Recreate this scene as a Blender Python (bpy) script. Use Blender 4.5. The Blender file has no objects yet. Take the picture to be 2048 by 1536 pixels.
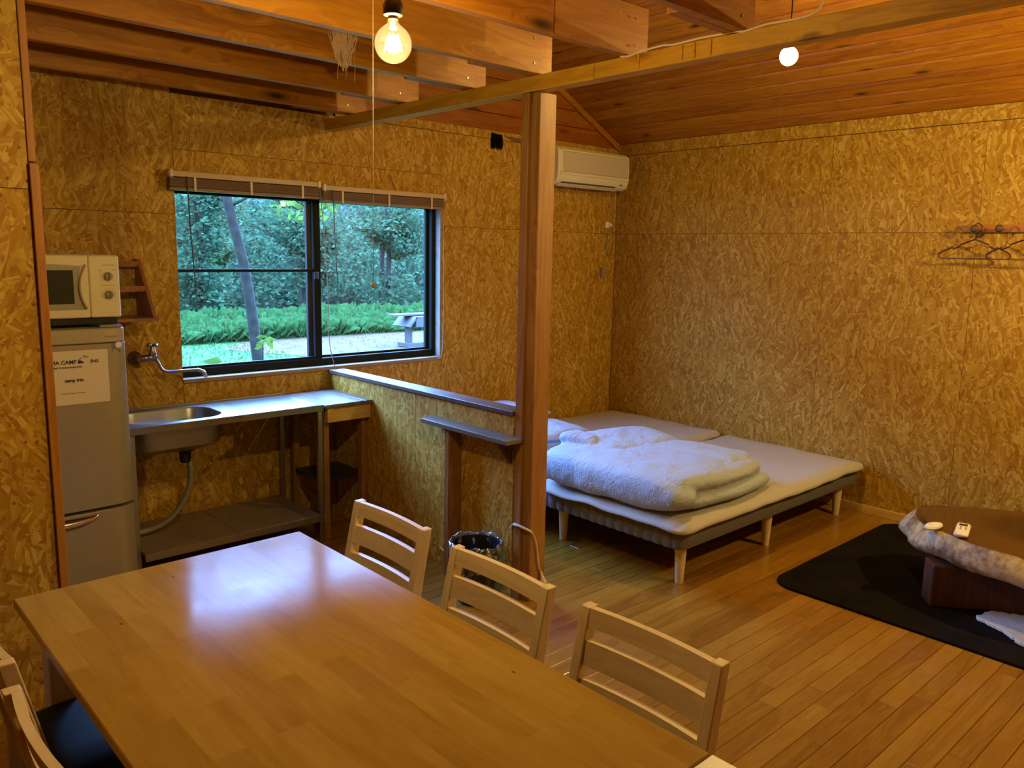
import bpy, math, random
from mathutils import Vector, Matrix, noise
random.seed(7)
PI = math.pi
S = bpy.context.scene
C = S.collection

# ------------------------------------------------------------------ camera, world, big lights, exposure
cam_d = bpy.data.cameras.new('camera'); cam = bpy.data.objects.new('camera', cam_d); C.objects.link(cam)
cam_d.sensor_width = 36.0; cam_d.lens = 1613.8 / 2048 * 36.0; cam_d.clip_start = 0.02; cam_d.clip_end = 300
PITCH, ROLL, YAW = .1608, .01905, .7467
fw = Vector((math.sin(YAW)*math.cos(PITCH), math.cos(YAW)*math.cos(PITCH), -math.sin(PITCH)))
rt = Vector((math.cos(YAW), -math.sin(YAW), 0)); up = rt.cross(fw)
r2 = math.cos(ROLL)*rt + math.sin(ROLL)*up; u2 = -math.sin(ROLL)*rt + math.cos(ROLL)*up
cam.matrix_world = Matrix(((r2.x, u2.x, -fw.x, 0), (r2.y, u2.y, -fw.y, 0), (r2.z, u2.z, -fw.z, 1.65), (0, 0, 0, 1)))
S.camera = cam
S.view_settings.view_transform = 'Standard'; S.view_settings.look = 'None'
S.view_settings.exposure = 0.42; S.view_settings.gamma = 1.0
S.view_settings.use_curve_mapping = False
S.cycles.use_denoising = True
S.cycles.max_bounces = 8; S.cycles.diffuse_bounces = 4; S.cycles.glossy_bounces = 4
S.cycles.transparent_max_bounces = 16; S.cycles.sample_clamp_indirect = 4.0
S.cycles.caustics_reflective = False; S.cycles.caustics_refractive = False

SKY = (.21, .41, 1.0); SKY_STRENGTH = 92.0
w = bpy.data.worlds.new('overcast_sky'); S.world = w; w.use_nodes = True
bg = w.node_tree.nodes['Background']; bg.inputs[0].default_value = (*SKY, 1)
# standard overcast sky: luminance grows from the horizon to three times as much at the zenith
_l = w.node_tree.links; _tc = w.node_tree.nodes.new('ShaderNodeTexCoord'); _sx = w.node_tree.nodes.new('ShaderNodeSeparateXYZ'); _l.new(_tc.outputs['Generated'], _sx.inputs[0])
_mr = w.node_tree.nodes.new('ShaderNodeMapRange'); _l.new(_sx.outputs[2], _mr.inputs[0])
for _i, _v in ((1, 0.0), (2, 1.0), (3, SKY_STRENGTH/3), (4, SKY_STRENGTH)): _mr.inputs[_i].default_value = _v
_l.new(_mr.outputs[0], bg.inputs[1])

def light(name, kind, loc, power, color, size=.05, rot=None, sy=None):
    d = bpy.data.lights.new(name, kind); d.energy = power; d.color = color
    if kind == 'AREA':
        d.size = size
        if sy: d.shape = 'RECTANGLE'; d.size_y = sy
    else: d.shadow_soft_size = size
    o = bpy.data.objects.new(name, d); C.objects.link(o); o.location = loc
    if rot: o.rotation_euler = rot
    return o
# sky portals in the openings (guide sampling only, emit nothing)
p1 = light('window_portal', 'AREA', (2.5, 4.56, 1.44), 1, (1, 1, 1), 1.7, (-PI/2, 0, 0), 1.0); p1.data.cycles.is_portal = True
WARM = (1.0, .70, .22)
P_BULB1, P_BULB2, P_BULB3 = 38, 300, 110

# ------------------------------------------------------------------ helpers
class MB:
    def __init__(s): s.v = []; s.f = []
    def add(s, vs, fs):
        n = len(s.v); s.v += [Vector(p) for p in vs]; s.f += [[i+n for i in f] for f in fs]; return s
    def box(s, a, b, ch=0):
        x0, y0, z0 = [min(p, q) for p, q in zip(a, b)]; x1, y1, z1 = [max(p, q) for p, q in zip(a, b)]
        if ch <= 0:
            return s.add([(x0,y0,z0),(x1,y0,z0),(x1,y1,z0),(x0,y1,z0),(x0,y0,z1),(x1,y0,z1),(x1,y1,z1),(x0,y1,z1)],
                  [(0,3,2,1),(4,5,6,7),(0,1,5,4),(1,2,6,5),(2,3,7,6),(3,0,4,7)])
        c = min(ch, (x1-x0)*.49, (y1-y0)*.49, (z1-z0)*.49)
        vs = []; 
        for sx in (0, 1):
            for sy in (0, 1):
                for sz in (0, 1):
                    X = x1 if sx else x0; Y = y1 if sy else y0; Z = z1 if sz else z0
                    dx = -c if sx else c; dy = -c if sy else c; dz = -c if sz else c
                    vs += [(X, Y+dy, Z+dz), (X+dx, Y, Z+dz), (X+dx, Y+dy, Z)]
        I = lambda a_, b_, c_, k: (a_*4+b_*2+c_)*3+k
        fs = []
        for s_ in (0, 1):
            q = [I(s_,0,0,0), I(s_,1,0,0), I(s_,1,1,0), I(s_,0,1,0)]; fs.append(q if s_ else q[::-1])
            q = [I(0,s_,0,1), I(1,s_,0,1), I(1,s_,1,1), I(0,s_,1,1)]; fs.append(q[::-1] if s_ else q)
            q = [I(0,0,s_,2), I(1,0,s_,2), I(1,1,s_,2), I(0,1,s_,2)]; fs.append(q if s_ else q[::-1])
        for a_ in (0, 1):
            for b_ in (0, 1):
                fs.append([I(a_,b_,0,0), I(a_,b_,1,0), I(a_,b_,1,1), I(a_,b_,0,1)])
                fs.append([I(a_,0,b_,0), I(a_,1,b_,0), I(a_,1,b_,2), I(a_,0,b_,2)])
                fs.append([I(0,a_,b_,1), I(1,a_,b_,1), I(1,a_,b_,2), I(0,a_,b_,2)])
        for a_ in (0,1):
            for b_ in (0,1):
                for c_ in (0,1): fs.append([I(a_,b_,c_,0), I(a_,b_,c_,1), I(a_,b_,c_,2)])
        return s.add(vs, fs)
    def prism(s, poly, h0, h1, axis='z'):
        n = len(poly)
        def P(p, h): return {'z': (p[0], p[1], h), 'y': (p[0], h, p[1]), 'x': (h, p[0], p[1])}[axis]
        vs = [P(p, h0) for p in poly] + [P(p, h1) for p in poly]
        fs = [list(range(n))[::-1], list(range(n, 2*n))] + [(i, (i+1) % n, (i+1) % n + n, i+n) for i in range(n)]
        return s.add(vs, fs)
    def tube(s, pts, r, n=8, caps=True):
        pts = [Vector(p) for p in pts]; m = len(pts)
        rs = r if isinstance(r, (list, tuple)) else [r]*m
        vs = []; prev = None
        for i, p in enumerate(pts):
            t = (pts[min(i+1, m-1)] - pts[max(i-1, 0)]).normalized()
            if prev is None: a = Vector((0, 0, 1)) if abs(t.z) < .9 else Vector((1, 0, 0)); u = t.cross(a).normalized()
            else: u = (prev - t*prev.dot(t)).normalized()
            prev = u; v = t.cross(u)
            for k in range(n):
                an = 2*PI*k/n; vs.append(p + (u*math.cos(an)+v*math.sin(an))*rs[i])
        fs = [(i*n+k, i*n+(k+1) % n, (i+1)*n+(k+1) % n, (i+1)*n+k) for i in range(m-1) for k in range(n)]
        if caps: fs += [list(range(n))[::-1], list(range((m-1)*n, m*n))]
        return s.add(vs, fs)
    def lathe(s, prof, c=(0, 0, 0), n=24, axis='z', sx=1, sy=1):
        vs = []
        for r, h in prof:
            for k in range(n):
                a = 2*PI*k/n; x, y = r*math.cos(a)*sx, r*math.sin(a)*sy
                vs.append({'z': (c[0]+x, c[1]+y, c[2]+h), 'y': (c[0]+x, c[1]+h, c[2]+y), 'x': (c[0]+h, c[1]+x, c[2]+y)}[axis])
        m = len(prof)
        fs = [(i*n+k, i*n+(k+1) % n, (i+1)*n+(k+1) % n, (i+1)*n+k) for i in range(m-1) for k in range(n)]
        if prof[0][0] > 1e-6: fs.append(list(range(n))[::-1])
        if prof[-1][0] > 1e-6: fs.append(list(range((m-1)*n, m*n)))
        return s.add(vs, fs)
    def grid(s, fn, nu, nv, closed=False):
        vs = [fn(i/nu, j/nv) for i in range(nu+1) for j in range(nv+1)]
        fs = [(i*(nv+1)+j, (i+1)*(nv+1)+j, (i+1)*(nv+1)+j+1, i*(nv+1)+j+1) for i in range(nu) for j in range(nv)]
        return s.add(vs, fs)

def link(o): C.objects.link(o); return o
def obj(name, mb, m, parent=None, smooth=False, world=True, bevel=0, fix=True):
    """one mesh object; vertices given in world coordinates are made local to the parent chain"""
    me = bpy.data.meshes.new(name)
    vs = mb.v
    if parent is not None and world:
        M = parent_matrix(parent).inverted(); vs = [M @ v for v in vs]
    me.from_pydata([tuple(v) for v in vs], [], mb.f)
    if fix:
        import bmesh
        b = bmesh.new(); b.from_mesh(me); bmesh.ops.remove_doubles(b, verts=b.verts, dist=1e-6)
        bmesh.ops.recalc_face_normals(b, faces=b.faces); b.to_mesh(me); b.free()
    me.materials.append(m)
    if smooth:
        for p in me.polygons: p.use_smooth = True
        if smooth == 'auto': me.set_sharp_from_angle(angle=math.radians(38))
    o = link(bpy.data.objects.new(name, me))
    if parent is not None: o.parent = parent
    if bevel:
        mod = o.modifiers.new('bevel', 'BEVEL'); mod.width = bevel; mod.segments = 2; mod.limit_method = 'ANGLE'; mod.angle_limit = math.radians(40)
    return o
def parent_matrix(p):
    M = Matrix.LocRotScale(p.location, p.rotation_euler, None)
    return (parent_matrix(p.parent) @ M) if p.parent else M
def tag(o, label, cat, group=None):
    o['label'] = label; o['category'] = cat
    if group: o['group'] = group
    return o
def thing(name, label, cat, loc=(0, 0, 0), rz=0, group=None):
    o = link(bpy.data.objects.new(name, None)); o.location = loc; o.rotation_euler = (0, 0, rz); o.empty_display_size = .1
    return tag(o, label, cat, group)
def struct(name, loc=(0, 0, 0)):
    o = link(bpy.data.objects.new(name, None)); o.location = loc; o['kind'] = 'structure'; o.empty_display_size = .1
    return o
def dup(root, loc, rz, label, group=None):
    def cp(o, par):
        c = o.copy(); link(c); c.parent = par
        for ch in [x for x in o.children]: cp(ch, c)
        return c
    kids = list(root.children)
    r = root.copy(); link(r); r.location = loc; r.rotation_euler = (0, 0, rz); r['label'] = label
    if group: r['group'] = group
    for ch in kids: cp(ch, r)
    return r

# ------------------------------------------------------------------ materials
def newmat(name):
    m = bpy.data.materials.new(name); m.use_nodes = True; nt = m.node_tree
    b = nt.nodes['Principled BSDF']; return m, nt, b
class NT:
    def __init__(s, nt): s.nt = nt
    def n(s, t, **kw):
        nd = s.nt.nodes.new(t)
        for k, v in kw.items():
            if k in ('i',):
                for kk, vv in v.items(): 
                    if hasattr(vv, 'is_output') or isinstance(vv, bpy.types.NodeSocket): s.nt.links.new(vv, nd.inputs[kk])
                    else: nd.inputs[kk].default_value = vv
            else: setattr(nd, k, v)
        return nd
    def math(s, op, a, b=0.0, c=None):
        i = {0: a, 1: b}
        if c is not None: i[2] = c
        return s.n('ShaderNodeMath', operation=op, i=i).outputs[0]
    def ramp(s, fac, stops, interp='LINEAR'):
        r = s.n('ShaderNodeValToRGB', i={0: fac}); e = r.color_ramp.elements; r.color_ramp.interpolation = interp
        while len(e) < len(stops): e.new(.5)
        for el, (p, c) in zip(e, stops): el.position = p; el.color = (*c, 1) if len(c) == 3 else c
        return r.outputs[0]
    def mix(s, fac, a, b, blend='MIX'):
        nd = s.n('ShaderNodeMix', data_type='RGBA', blend_type=blend)
        for idx, v in ((0, fac), (6, a), (7, b)):
            if isinstance(v, bpy.types.NodeSocket): s.nt.links.new(v, nd.inputs[idx])
            elif idx == 0: nd.inputs[0].default_value = v
            else: nd.inputs[idx].default_value = (*v, 1)
        return nd.outputs[2]
def plain(name, col, rough=.5, metal=0, spec=.5, coat=0, noise_amt=0, nscale=20, bump=0, bscale=60, **kw):
    m, nt, b = newmat(name); N = NT(nt)
    b.inputs['Roughness'].default_value = rough; b.inputs['Metallic'].default_value = metal
    b.inputs['Specular IOR Level'].default_value = spec; b.inputs['Coat Weight'].default_value = coat
    if noise_amt or bump:
        tc = N.n('ShaderNodeTexCoord').outputs['Object']
    if noise_amt:
        nz = N.n('ShaderNodeTexNoise', i={'Vector': tc, 'Scale': nscale, 'Detail': 4})
        c = N.ramp(nz.outputs[0], [(.3, tuple(x*(1-noise_amt) for x in col)), (.7, tuple(min(1, x*(1+noise_amt)) for x in col))])
        nt.links.new(c, b.inputs['Base Color'])
    else: b.inputs['Base Color'].default_value = (*col, 1)
    if bump:
        nz = N.n('ShaderNodeTexNoise', i={'Vector': tc, 'Scale': bscale, 'Detail': 3})
        bp = N.n('ShaderNodeBump', i={'Strength': bump, 'Distance': .004, 'Height': nz.outputs[0]})
        nt.links.new(bp.outputs[0], b.inputs['Normal'])
    for k, v in kw.items(): b.inputs[k].default_value = v
    return m
def osb(name, axis, tint=(1, 1, 1), gain=1.0):
    m, nt, b = newmat(name); N = NT(nt)
    g = N.n('ShaderNodeNewGeometry').outputs['Position']
    s = N.n('ShaderNodeSeparateXYZ', i={0: g})
    uv = N.n('ShaderNodeCombineXYZ', i={0: s.outputs[0 if axis == 'x' else 1], 1: s.outputs[2], 2: 0.0}).outputs[0]
    inf = N.n('ShaderNodeObjectInfo').outputs['Random']
    off = N.n('ShaderNodeCombineXYZ', i={0: N.math('MULTIPLY', inf, 13.0), 1: N.math('MULTIPLY', inf, 7.0)}).outputs[0]
    uv = N.n('ShaderNodeVectorMath', operation='ADD', i={0: uv, 1: off}).outputs[0]
    uv = N.n('ShaderNodeVectorMath', operation='SCALE', i={0: uv, 'Scale': .78}).outputs[0]
    wn = N.n('ShaderNodeTexNoise', i={'Vector': uv, 'Scale': 9.0, 'Detail': 1})
    uvw = N.n('ShaderNodeVectorMath', operation='MULTIPLY_ADD', i={0: wn.outputs['Color'], 1: (.018, .018, 0), 2: uv}).outputs[0]
    vals = []; edges = []
    for k, (cs, L, W, spread, o) in enumerate([(6.0, 10, 85, 1.1, 0.0), (9.0, 13, 110, 2.0, 3.7), (13., 15, 200, 2.8, 9.1)]):
        p = N.n('ShaderNodeVectorMath', operation='ADD', i={0: uvw, 1: (o, o*1.7, 0)}).outputs[0]
        v1 = N.n('ShaderNodeTexVoronoi', voronoi_dimensions='2D', i={'Vector': p, 'Scale': cs})
        r = N.n('ShaderNodeSeparateColor', i={0: v1.outputs['Color']})
        ang = N.math('MULTIPLY', N.math('SUBTRACT', r.outputs[0], .5), spread)
        rot = N.n('ShaderNodeVectorRotate', rotation_type='Z_AXIS', i={'Vector': p, 'Angle': ang}).outputs[0]
        sc = N.n('ShaderNodeVectorMath', operation='MULTIPLY', i={0: rot, 1: (W, L, 1)}).outputs[0]
        v2 = N.n('ShaderNodeTexVoronoi', voronoi_dimensions='2D', i={'Vector': sc, 'Scale': 1.0})
        c2 = N.n('ShaderNodeSeparateColor', i={0: v2.outputs['Color']})
        gr = N.n('ShaderNodeTexNoise', i={'Vector': N.n('ShaderNodeVectorMath', operation='MULTIPLY', i={0: rot, 1: (420, 25, 1)}).outputs[0], 'Scale': 1.0, 'Detail': 2})
        vals.append(N.math('ADD', N.math('MULTIPLY', c2.outputs[0], .8), N.math('MULTIPLY', gr.outputs[0], .35)))
        edges.append(v2.outputs['Distance'])
    n1 = N.n('ShaderNodeTexNoise', i={'Vector': uv, 'Scale': 30.0, 'Detail': 1})
    n2 = N.n('ShaderNodeTexNoise', i={'Vector': uv, 'Scale': 22.0, 'Detail': 2, 'Distortion': .5})
    f1 = N.math('GREATER_THAN', n1.outputs[0], .52)
    f2 = N.math('GREATER_THAN', n2.outputs[0], .58)
    def lerp(f, a, bb): return N.math('ADD', N.math('MULTIPLY', N.math('SUBTRACT', 1.0, f), a), N.math('MULTIPLY', f, bb))
    val = lerp(f2, lerp(f1, vals[0], vals[1]), vals[2])
    big = N.n('ShaderNodeTexNoise', i={'Vector': uv, 'Scale': 2.3, 'Detail': 2})
    val = N.math('ADD', val, N.math('MULTIPLY', N.math('SUBTRACT', big.outputs[0], .5), .25))
    t = lambda c: tuple(x*y*gain for x, y in zip(c, tint))
    col = N.ramp(val, [(.0, t((.20, .082, .004))), (.2, t((.31, .145, .008))), (.48, t((.39, .21, .015))), (.74, t((.46, .272, .028))), (1.0, t((.58, .39, .085)))])
    # dark specks and a few dark strands
    sp = N.n('ShaderNodeTexVoronoi', voronoi_dimensions='2D', i={'Vector': uvw, 'Scale': 26.0, 'Randomness': 1.0})
    spc = N.n('ShaderNodeSeparateColor', i={0: sp.outputs['Color']})
    msk = N.math('MULTIPLY', N.math('LESS_THAN', sp.outputs['Distance'], .11), N.math('GREATER_THAN', spc.outputs[1], .86))
    col = N.mix(N.math('MULTIPLY', msk, .7), col, t((.12, .04, .01)))
    nt.links.new(col, b.inputs['Base Color'])
    b.inputs['Roughness'].default_value = .62; b.inputs['Specular IOR Level'].default_value = .3
    bp = N.n('ShaderNodeBump', i={'Strength': .35, 'Distance': .002, 'Height': val})
    nt.links.new(bp.outputs[0], b.inputs['Normal'])
    return m
def wood(name, dark, mid, lite, axis='x', rough=.5, coat=0, knots=.0, scale=1.0, vary=.25, bump=.15, gscale=1., coord='Object', spec=.4, knotcol=None):
    m, nt, b = newmat(name); N = NT(nt)
    if coord == 'World': tc = N.n('ShaderNodeNewGeometry').outputs['Position']
    else: tc = N.n('ShaderNodeTexCoord').outputs['Object']
    inf = N.n('ShaderNodeObjectInfo').outputs['Random']
    off = N.n('ShaderNodeCombineXYZ', i={0: N.math('MULTIPLY', inf, 37.0), 1: N.math('MULTIPLY', inf, 11.0), 2: N.math('MULTIPLY', inf, 23.0)}).outputs[0]
    p = N.n('ShaderNodeVectorMath', operation='ADD', i={0: tc, 1: off}).outputs[0]
    sc = {'x': (.9, 9, 9), 'y': (9, .9, 9), 'z': (9, 9, .9)}[axis]
    sc = tuple(v*scale for v in sc)
    q = N.n('ShaderNodeVectorMath', operation='MULTIPLY', i={0: p, 1: sc}).outputs[0]
    if knots:
        ks = {'x': (2.2, 7.0, 7.0), 'y': (9.0, 3.0, 9.0), 'z': (7.0, 7.0, 2.0)}[axis]
        kq = N.n('ShaderNodeVectorMath', operation='MULTIPLY', i={0: p, 1: ks}).outputs[0]
        kv = N.n('ShaderNodeTexVoronoi', i={'Vector': kq, 'Scale': 1.0})
        kd = kv.outputs['Distance']
        pull = N.ramp(kd, [(.0, (1, 1, 1)), (.35, (0, 0, 0))])
        q = N.n('ShaderNodeVectorMath', operation='MULTIPLY_ADD', i={0: pull, 1: (.8, .8, .8), 2: q}).outputs[0]
    nz = N.n('ShaderNodeTexNoise', i={'Vector': q, 'Scale': 1.0*gscale, 'Detail': 5, 'Roughness': .6, 'Distortion': .6})
    fine = N.n('ShaderNodeTexNoise', i={'Vector': N.n('ShaderNodeVectorMath', operation='MULTIPLY', i={0: q, 1: (7, 7, 7)}).outputs[0], 'Scale': 1.0, 'Detail': 3})
    rings = N.math('FRACT', N.math('MULTIPLY', nz.outputs[0], 7.0))
    rings = N.math('ABSOLUTE', N.math('SUBTRACT', rings, .5))
    v = N.math('ADD', N.math('MULTIPLY', nz.outputs[0], .55), N.math('ADD', N.math('MULTIPLY', fine.outputs[0], .25), N.math('MULTIPLY', rings, .35)))
    v = N.math('ADD', v, N.math('MULTIPLY', N.math('SUBTRACT', inf, .5), vary))
    col = N.ramp(v, [(.25, dark), (.5, mid), (.75, lite)])
    if knots:
        kc = knotcol or tuple(x*.22 for x in dark)
        sel = N.math('GREATER_THAN', N.n('ShaderNodeSeparateColor', i={0: kv.outputs['Color']}).outputs[0], 1-knots)
        km = N.math('MULTIPLY', N.ramp(kd, [(.05, (1, 1, 1)), (.20, (0, 0, 0))]), sel)
        col = N.mix(km, col, kc)
    nt.links.new(col, b.inputs['Base Color'])
    b.inputs['Roughness'].default_value = rough; b.inputs['Coat Weight'].default_value = coat; b.inputs['Coat Roughness'].default_value = .12
    b.inputs['Specular IOR Level'].default_value = spec
    if bump:
        bp = N.n('ShaderNodeBump', i={'Strength': bump, 'Distance': .0015, 'Height': v}); nt.links.new(bp.outputs[0], b.inputs['Normal'])
    return m
def emit(name, col, s):
    m, nt, b = newmat(name); b.inputs['Base Color'].default_value = (*col, 1)
    b.inputs['Emission Color'].default_value = (*col, 1); b.inputs['Emission Strength'].default_value = s; return m
def glassy(name, tint=(1, 1, 1), refl=.08, rough=0.0):
    m, nt, b = newmat(name); N = NT(nt)
    tr = N.n('ShaderNodeBsdfTransparent', i={0: (*tint, 1)}); gl = N.n('ShaderNodeBsdfGlossy', i={'Color': (1, 1, 1, 1), 'Roughness': rough})
    fr = N.n('ShaderNodeFresnel', i={'IOR': 1.45})
    mx = N.n('ShaderNodeMixShader', i={0: N.math('MULTIPLY', fr.outputs[0], refl/.04*.5), 1: tr.outputs[0], 2: gl.outputs[0]})
    nt.links.new(mx.outputs[0], nt.nodes['Material Output'].inputs[0]); return m

OSB_X = osb('osb_board', 'x'); OSB_Y = osb('osb_board_side', 'y')
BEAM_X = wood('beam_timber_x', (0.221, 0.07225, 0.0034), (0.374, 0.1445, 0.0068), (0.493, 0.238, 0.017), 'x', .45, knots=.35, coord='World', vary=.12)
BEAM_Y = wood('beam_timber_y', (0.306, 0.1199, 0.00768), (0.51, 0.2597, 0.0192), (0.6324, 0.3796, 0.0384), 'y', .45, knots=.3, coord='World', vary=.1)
POST = wood('post_timber', (0.1872, 0.0744, 0.01625), (0.288, 0.1302, 0.0325), (0.3888, 0.2108, 0.065), 'z', .5, knots=.3, coord='World')
CEIL = wood('ceiling_pine', (0.234, 0.0704, 0.0045), (0.378, 0.1408, 0.009), (0.504, 0.2288, 0.0198), 'y', .38, knots=.6, coord='World', vary=.22, coat=.15)
GABLE = wood('gable_pine', (0.187, 0.051, 0.00425), (0.306, 0.0935, 0.00765), (0.391, 0.153, 0.01275), 'x', .45, knots=.4, coord='World', vary=.15)
STRIP = wood('trim_timber', (0.24, 0.09, 0.0096), (0.352, 0.1425, 0.0176), (0.432, 0.195, 0.032), 'z', .5, coord='World', vary=.1)
STRIPX = wood('trim_timber_x', (.5, .3, .08), (.6, .4, .12), (.7, .5, .17), 'x', .5, coord='World', vary=.1)
STRIPY = wood('trim_timber_y', (.5, .3, .08), (.6, .4, .12), (.7, .5, .17), 'y', .5, coord='World', vary=.1)
FLOORM = wood('floor_timber', (0.192, 0.07768, 0.00693), (0.28, 0.1306, 0.01188), (0.344, 0.1766, 0.0198), 'x', .28, coat=.25, coord='World', vary=.28, bump=.05, gscale=1.4)
TABLEM = None
PALE = wood('chair_timber', (0.5665, 0.4338, 0.2592), (0.7025, 0.5742, 0.3812), (0.7931, 0.689, 0.488), 'z', .42, coord='Object', vary=.1, bump=.05)
PALEY = wood('chair_timber_y', (0.5665, 0.4338, 0.2592), (0.7025, 0.5742, 0.3812), (0.7931, 0.689, 0.488), 'y', .42, coord='Object', vary=.1, bump=.05)
GREYWOOD = wood('weathered_board', (0.08432, 0.06746, 0.05059), (0.1433, 0.1223, 0.09697), (0.1939, 0.1729, 0.1476), 'y', .45, coord='World', vary=.15)
DKWOOD = wood('dark_timber', (.07, .03, .012), (.13, .055, .022), (.2, .09, .035), 'z', .5, coord='World')
STEEL = plain('stainless_steel', (.27, .30, .28), .34, 1.0, noise_amt=.06, nscale=8)
STEELD = plain('steel_leg', (.35, .33, .28), .35, .9)
CHROME = plain('chrome', (.6, .58, .55), .15, 1.0)
BLACKM = plain('black_plastic', (.012, .012, .014), .35)
DARKF = plain('window_frame_paint', (.006, .009, .007), .6, spec=.15)
CREAM = plain('cream_plastic', (.74, .69, .47), .38)
WHITEP = plain('white_plastic', (.8, .78, .72), .4)
FRIDGE = plain('fridge_grey', (.37, .33, .25), .38, .35, noise_amt=.03)
FRIDGEL = plain('fridge_light_grey', (.46, .42, .32), .35, .3)
GREYP = plain('grey_plastic', (.30, .28, .25), .45)
RUGM = plain('dark_rug_pile', (.007, .005, .0045), .95, spec=.1, noise_amt=.5, nscale=6, bump=.6, bscale=300)
FURW = plain('white_fur', (.80, .79, .74), .95, spec=.1, noise_amt=.08, nscale=25, bump=.8, bscale=200)
BARK_PALE, _nt, _b = newmat('pale_live_edge'); _N = NT(_nt); _p = _N.n('ShaderNodeNewGeometry').outputs['Position']
_z1 = _N.n('ShaderNodeTexNoise', i={'Vector': _p, 'Scale': 6.0, 'Detail': 5, 'Roughness': .65}); _z2 = _N.n('ShaderNodeTexNoise', i={'Vector': _p, 'Scale': 38.0, 'Detail': 4})
_v = _N.math('ADD', _N.math('MULTIPLY', _z1.outputs[0], .7), _N.math('MULTIPLY', _z2.outputs[0], .3))
_nt.links.new(_N.ramp(_v, [(.36, (.08, .04, .012)), (.45, (.27, .17, .07)), (.53, (.50, .39, .20)), (.64, (.68, .62, .42))]), _b.inputs['Base Color'])
_b.inputs['Roughness'].default_value = .55; _bp = _N.n('ShaderNodeBump', i={'Strength': .8, 'Distance': .006, 'Height': _v}); _nt.links.new(_bp.outputs[0], _b.inputs['Normal'])
SHEET = plain('white_sheet', (0.45, 0.441, 0.423), .85, spec=.2, bump=.25, bscale=22)
DUVETM, _nt, _b = newmat('white_duvet_cotton'); _N = NT(_nt); _p = _N.n('ShaderNodeNewGeometry').outputs['Position']
_b.inputs['Base Color'].default_value = (.38, .45, .56, 1); _b.inputs['Roughness'].default_value = .85; _b.inputs['Specular IOR Level'].default_value = .2
_c1 = _N.n('ShaderNodeTexNoise', i={'Vector': _N.n('ShaderNodeVectorMath', operation='MULTIPLY', i={0: _p, 1: (7, 16, 12)}).outputs[0], 'Scale': 1.0, 'Detail': 2, 'Distortion': 2.5})
_c2 = _N.n('ShaderNodeTexNoise', i={'Vector': _p, 'Scale': 32.0, 'Detail': 3, 'Distortion': 1.5})
_bp = _N.n('ShaderNodeBump', i={'Strength': .7, 'Distance': .006, 'Height': _N.math('ADD', _N.math('MULTIPLY', _N.math('ABSOLUTE', _N.math('SUBTRACT', _c1.outputs[0], .5)), 2.2), _N.math('MULTIPLY', _c2.outputs[0], .12))})
_nt.links.new(_bp.outputs[0], _b.inputs['Normal'])
BEDGREY = plain('grey_bed_fabric', (0.1488, 0.141, 0.145), .9, spec=.15, bump=.3, bscale=500)
SEATM = plain('dark_green_vinyl', (.010, .022, .018), .6, spec=.25)
BAGM = plain('clear_bin_bag', (.35, .37, .42), .15, spec=.9, noise_amt=.5, nscale=18)
GLASS = glassy('window_glass', (.97, 1, .99), .04)

# ------------------------------------------------------------------ the room
RX, WY, NY, LX = 5.21, 4.407, -1.6, -1.4
SL, EAVE = .507, 2.525
KX = .655           # kitchen side wall
# floor: planks along x
floor = struct('floor')
sub = MB().box((LX-.1, NY-.1, -.08), (RX+.1, WY+.1, -.012)); obj('subfloor', sub, DKWOOD, floor)
PW, PL = .0757, .91
planks = {}
def plank(L):
    k = round(L, 2)
    if k not in planks:
        o = obj('floorboard', MB().box((0, 0, -.012), (k-.0012, PW-.0016, 0), .0012), FLOORM, floor); planks[k] = o.data; return o
    o = link(bpy.data.objects.new('floorboard', planks[k])); o.parent = floor; return o
rest = MB(); y = NY; row = 0
while y < WY:
    vis = y > .50
    x = LX - random.random()*PL; 
    cuts = []
    while x < RX: cuts.append(x); x += PL
    for c in cuts:
        a, b_ = max(c, LX), min(c+PL, RX)
        if b_-a < .03: continue
        if vis and b_ > 1.2:
            o = plank(round(b_-a, 2)); o.location = (a, y, 0)
        else: rest.box((a, y, -.012), (b_-.0012, min(y+PW-.0016, WY), 0), .0012)
    y += PW
o = obj('floorboards_beyond_view', rest, FLOORM, floor); o.name = 'floorboard_field'; o['kind'] = 'stuff'

def panels(root, axis, fixed, depth, rects, m, name='osb_panel', gap=.0020):
    for (a0, a1, z0, z1) in rects:
        d = random.uniform(0, .0012)
        if axis == 'x': mb = MB().box((a0+gap/2, fixed+d, z0+gap/2), (a1-gap/2, fixed+depth, z1-gap/2), .0006)
        else: mb = MB().box((fixed+d*(1 if depth > 0 else -1), a0+gap/2, z0+gap/2), (fixed+depth, a1-gap/2, z1-gap/2), .0006)
        obj(name, mb, m, root)
WX0, WX1, WZ0, WZ1 = 1.635, 3.405, .925, 1.972
ZS = 1.82
far = struct('wall_far')
panels(far, 'x', WY, .012, [
    (KX, WX0, 0, ZS), (KX, WX0, ZS, 2.62), (WX0, 2.545, 0, WZ0), (2.545, WX1, 0, WZ0),
    (WX0, WX1, WZ1, 2.155), (WX0, WX1, 2.155, 2.435), (WX1, 4.32, 0, ZS), (WX1, 4.32, ZS, 2.435), (4.32, RX, 0, ZS), (4.32, RX, ZS, 2.435)], OSB_X)
# core behind the boards with the window hole
core = MB()
core.box((KX-.1, WY+.0125, -.05), (WX0-.0, WY+.12, 2.62)); core.box((WX1, WY+.0125, -.05), (RX+.12, WY+.12, 2.49))
core.box((WX0, WY+.0125, -.05), (WX1, WY+.12, WZ0-.002)); core.box((WX0, WY+.0125, WZ1+.002), (WX1, WY+.12, 2.62))
obj('wall_core', core, DKWOOD, far)
o = obj('top_board', MB().box((2.60, WY-.003, 2.437), (RX-.002, WY+.012, 2.492), .001), OSB_X, far)
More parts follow.
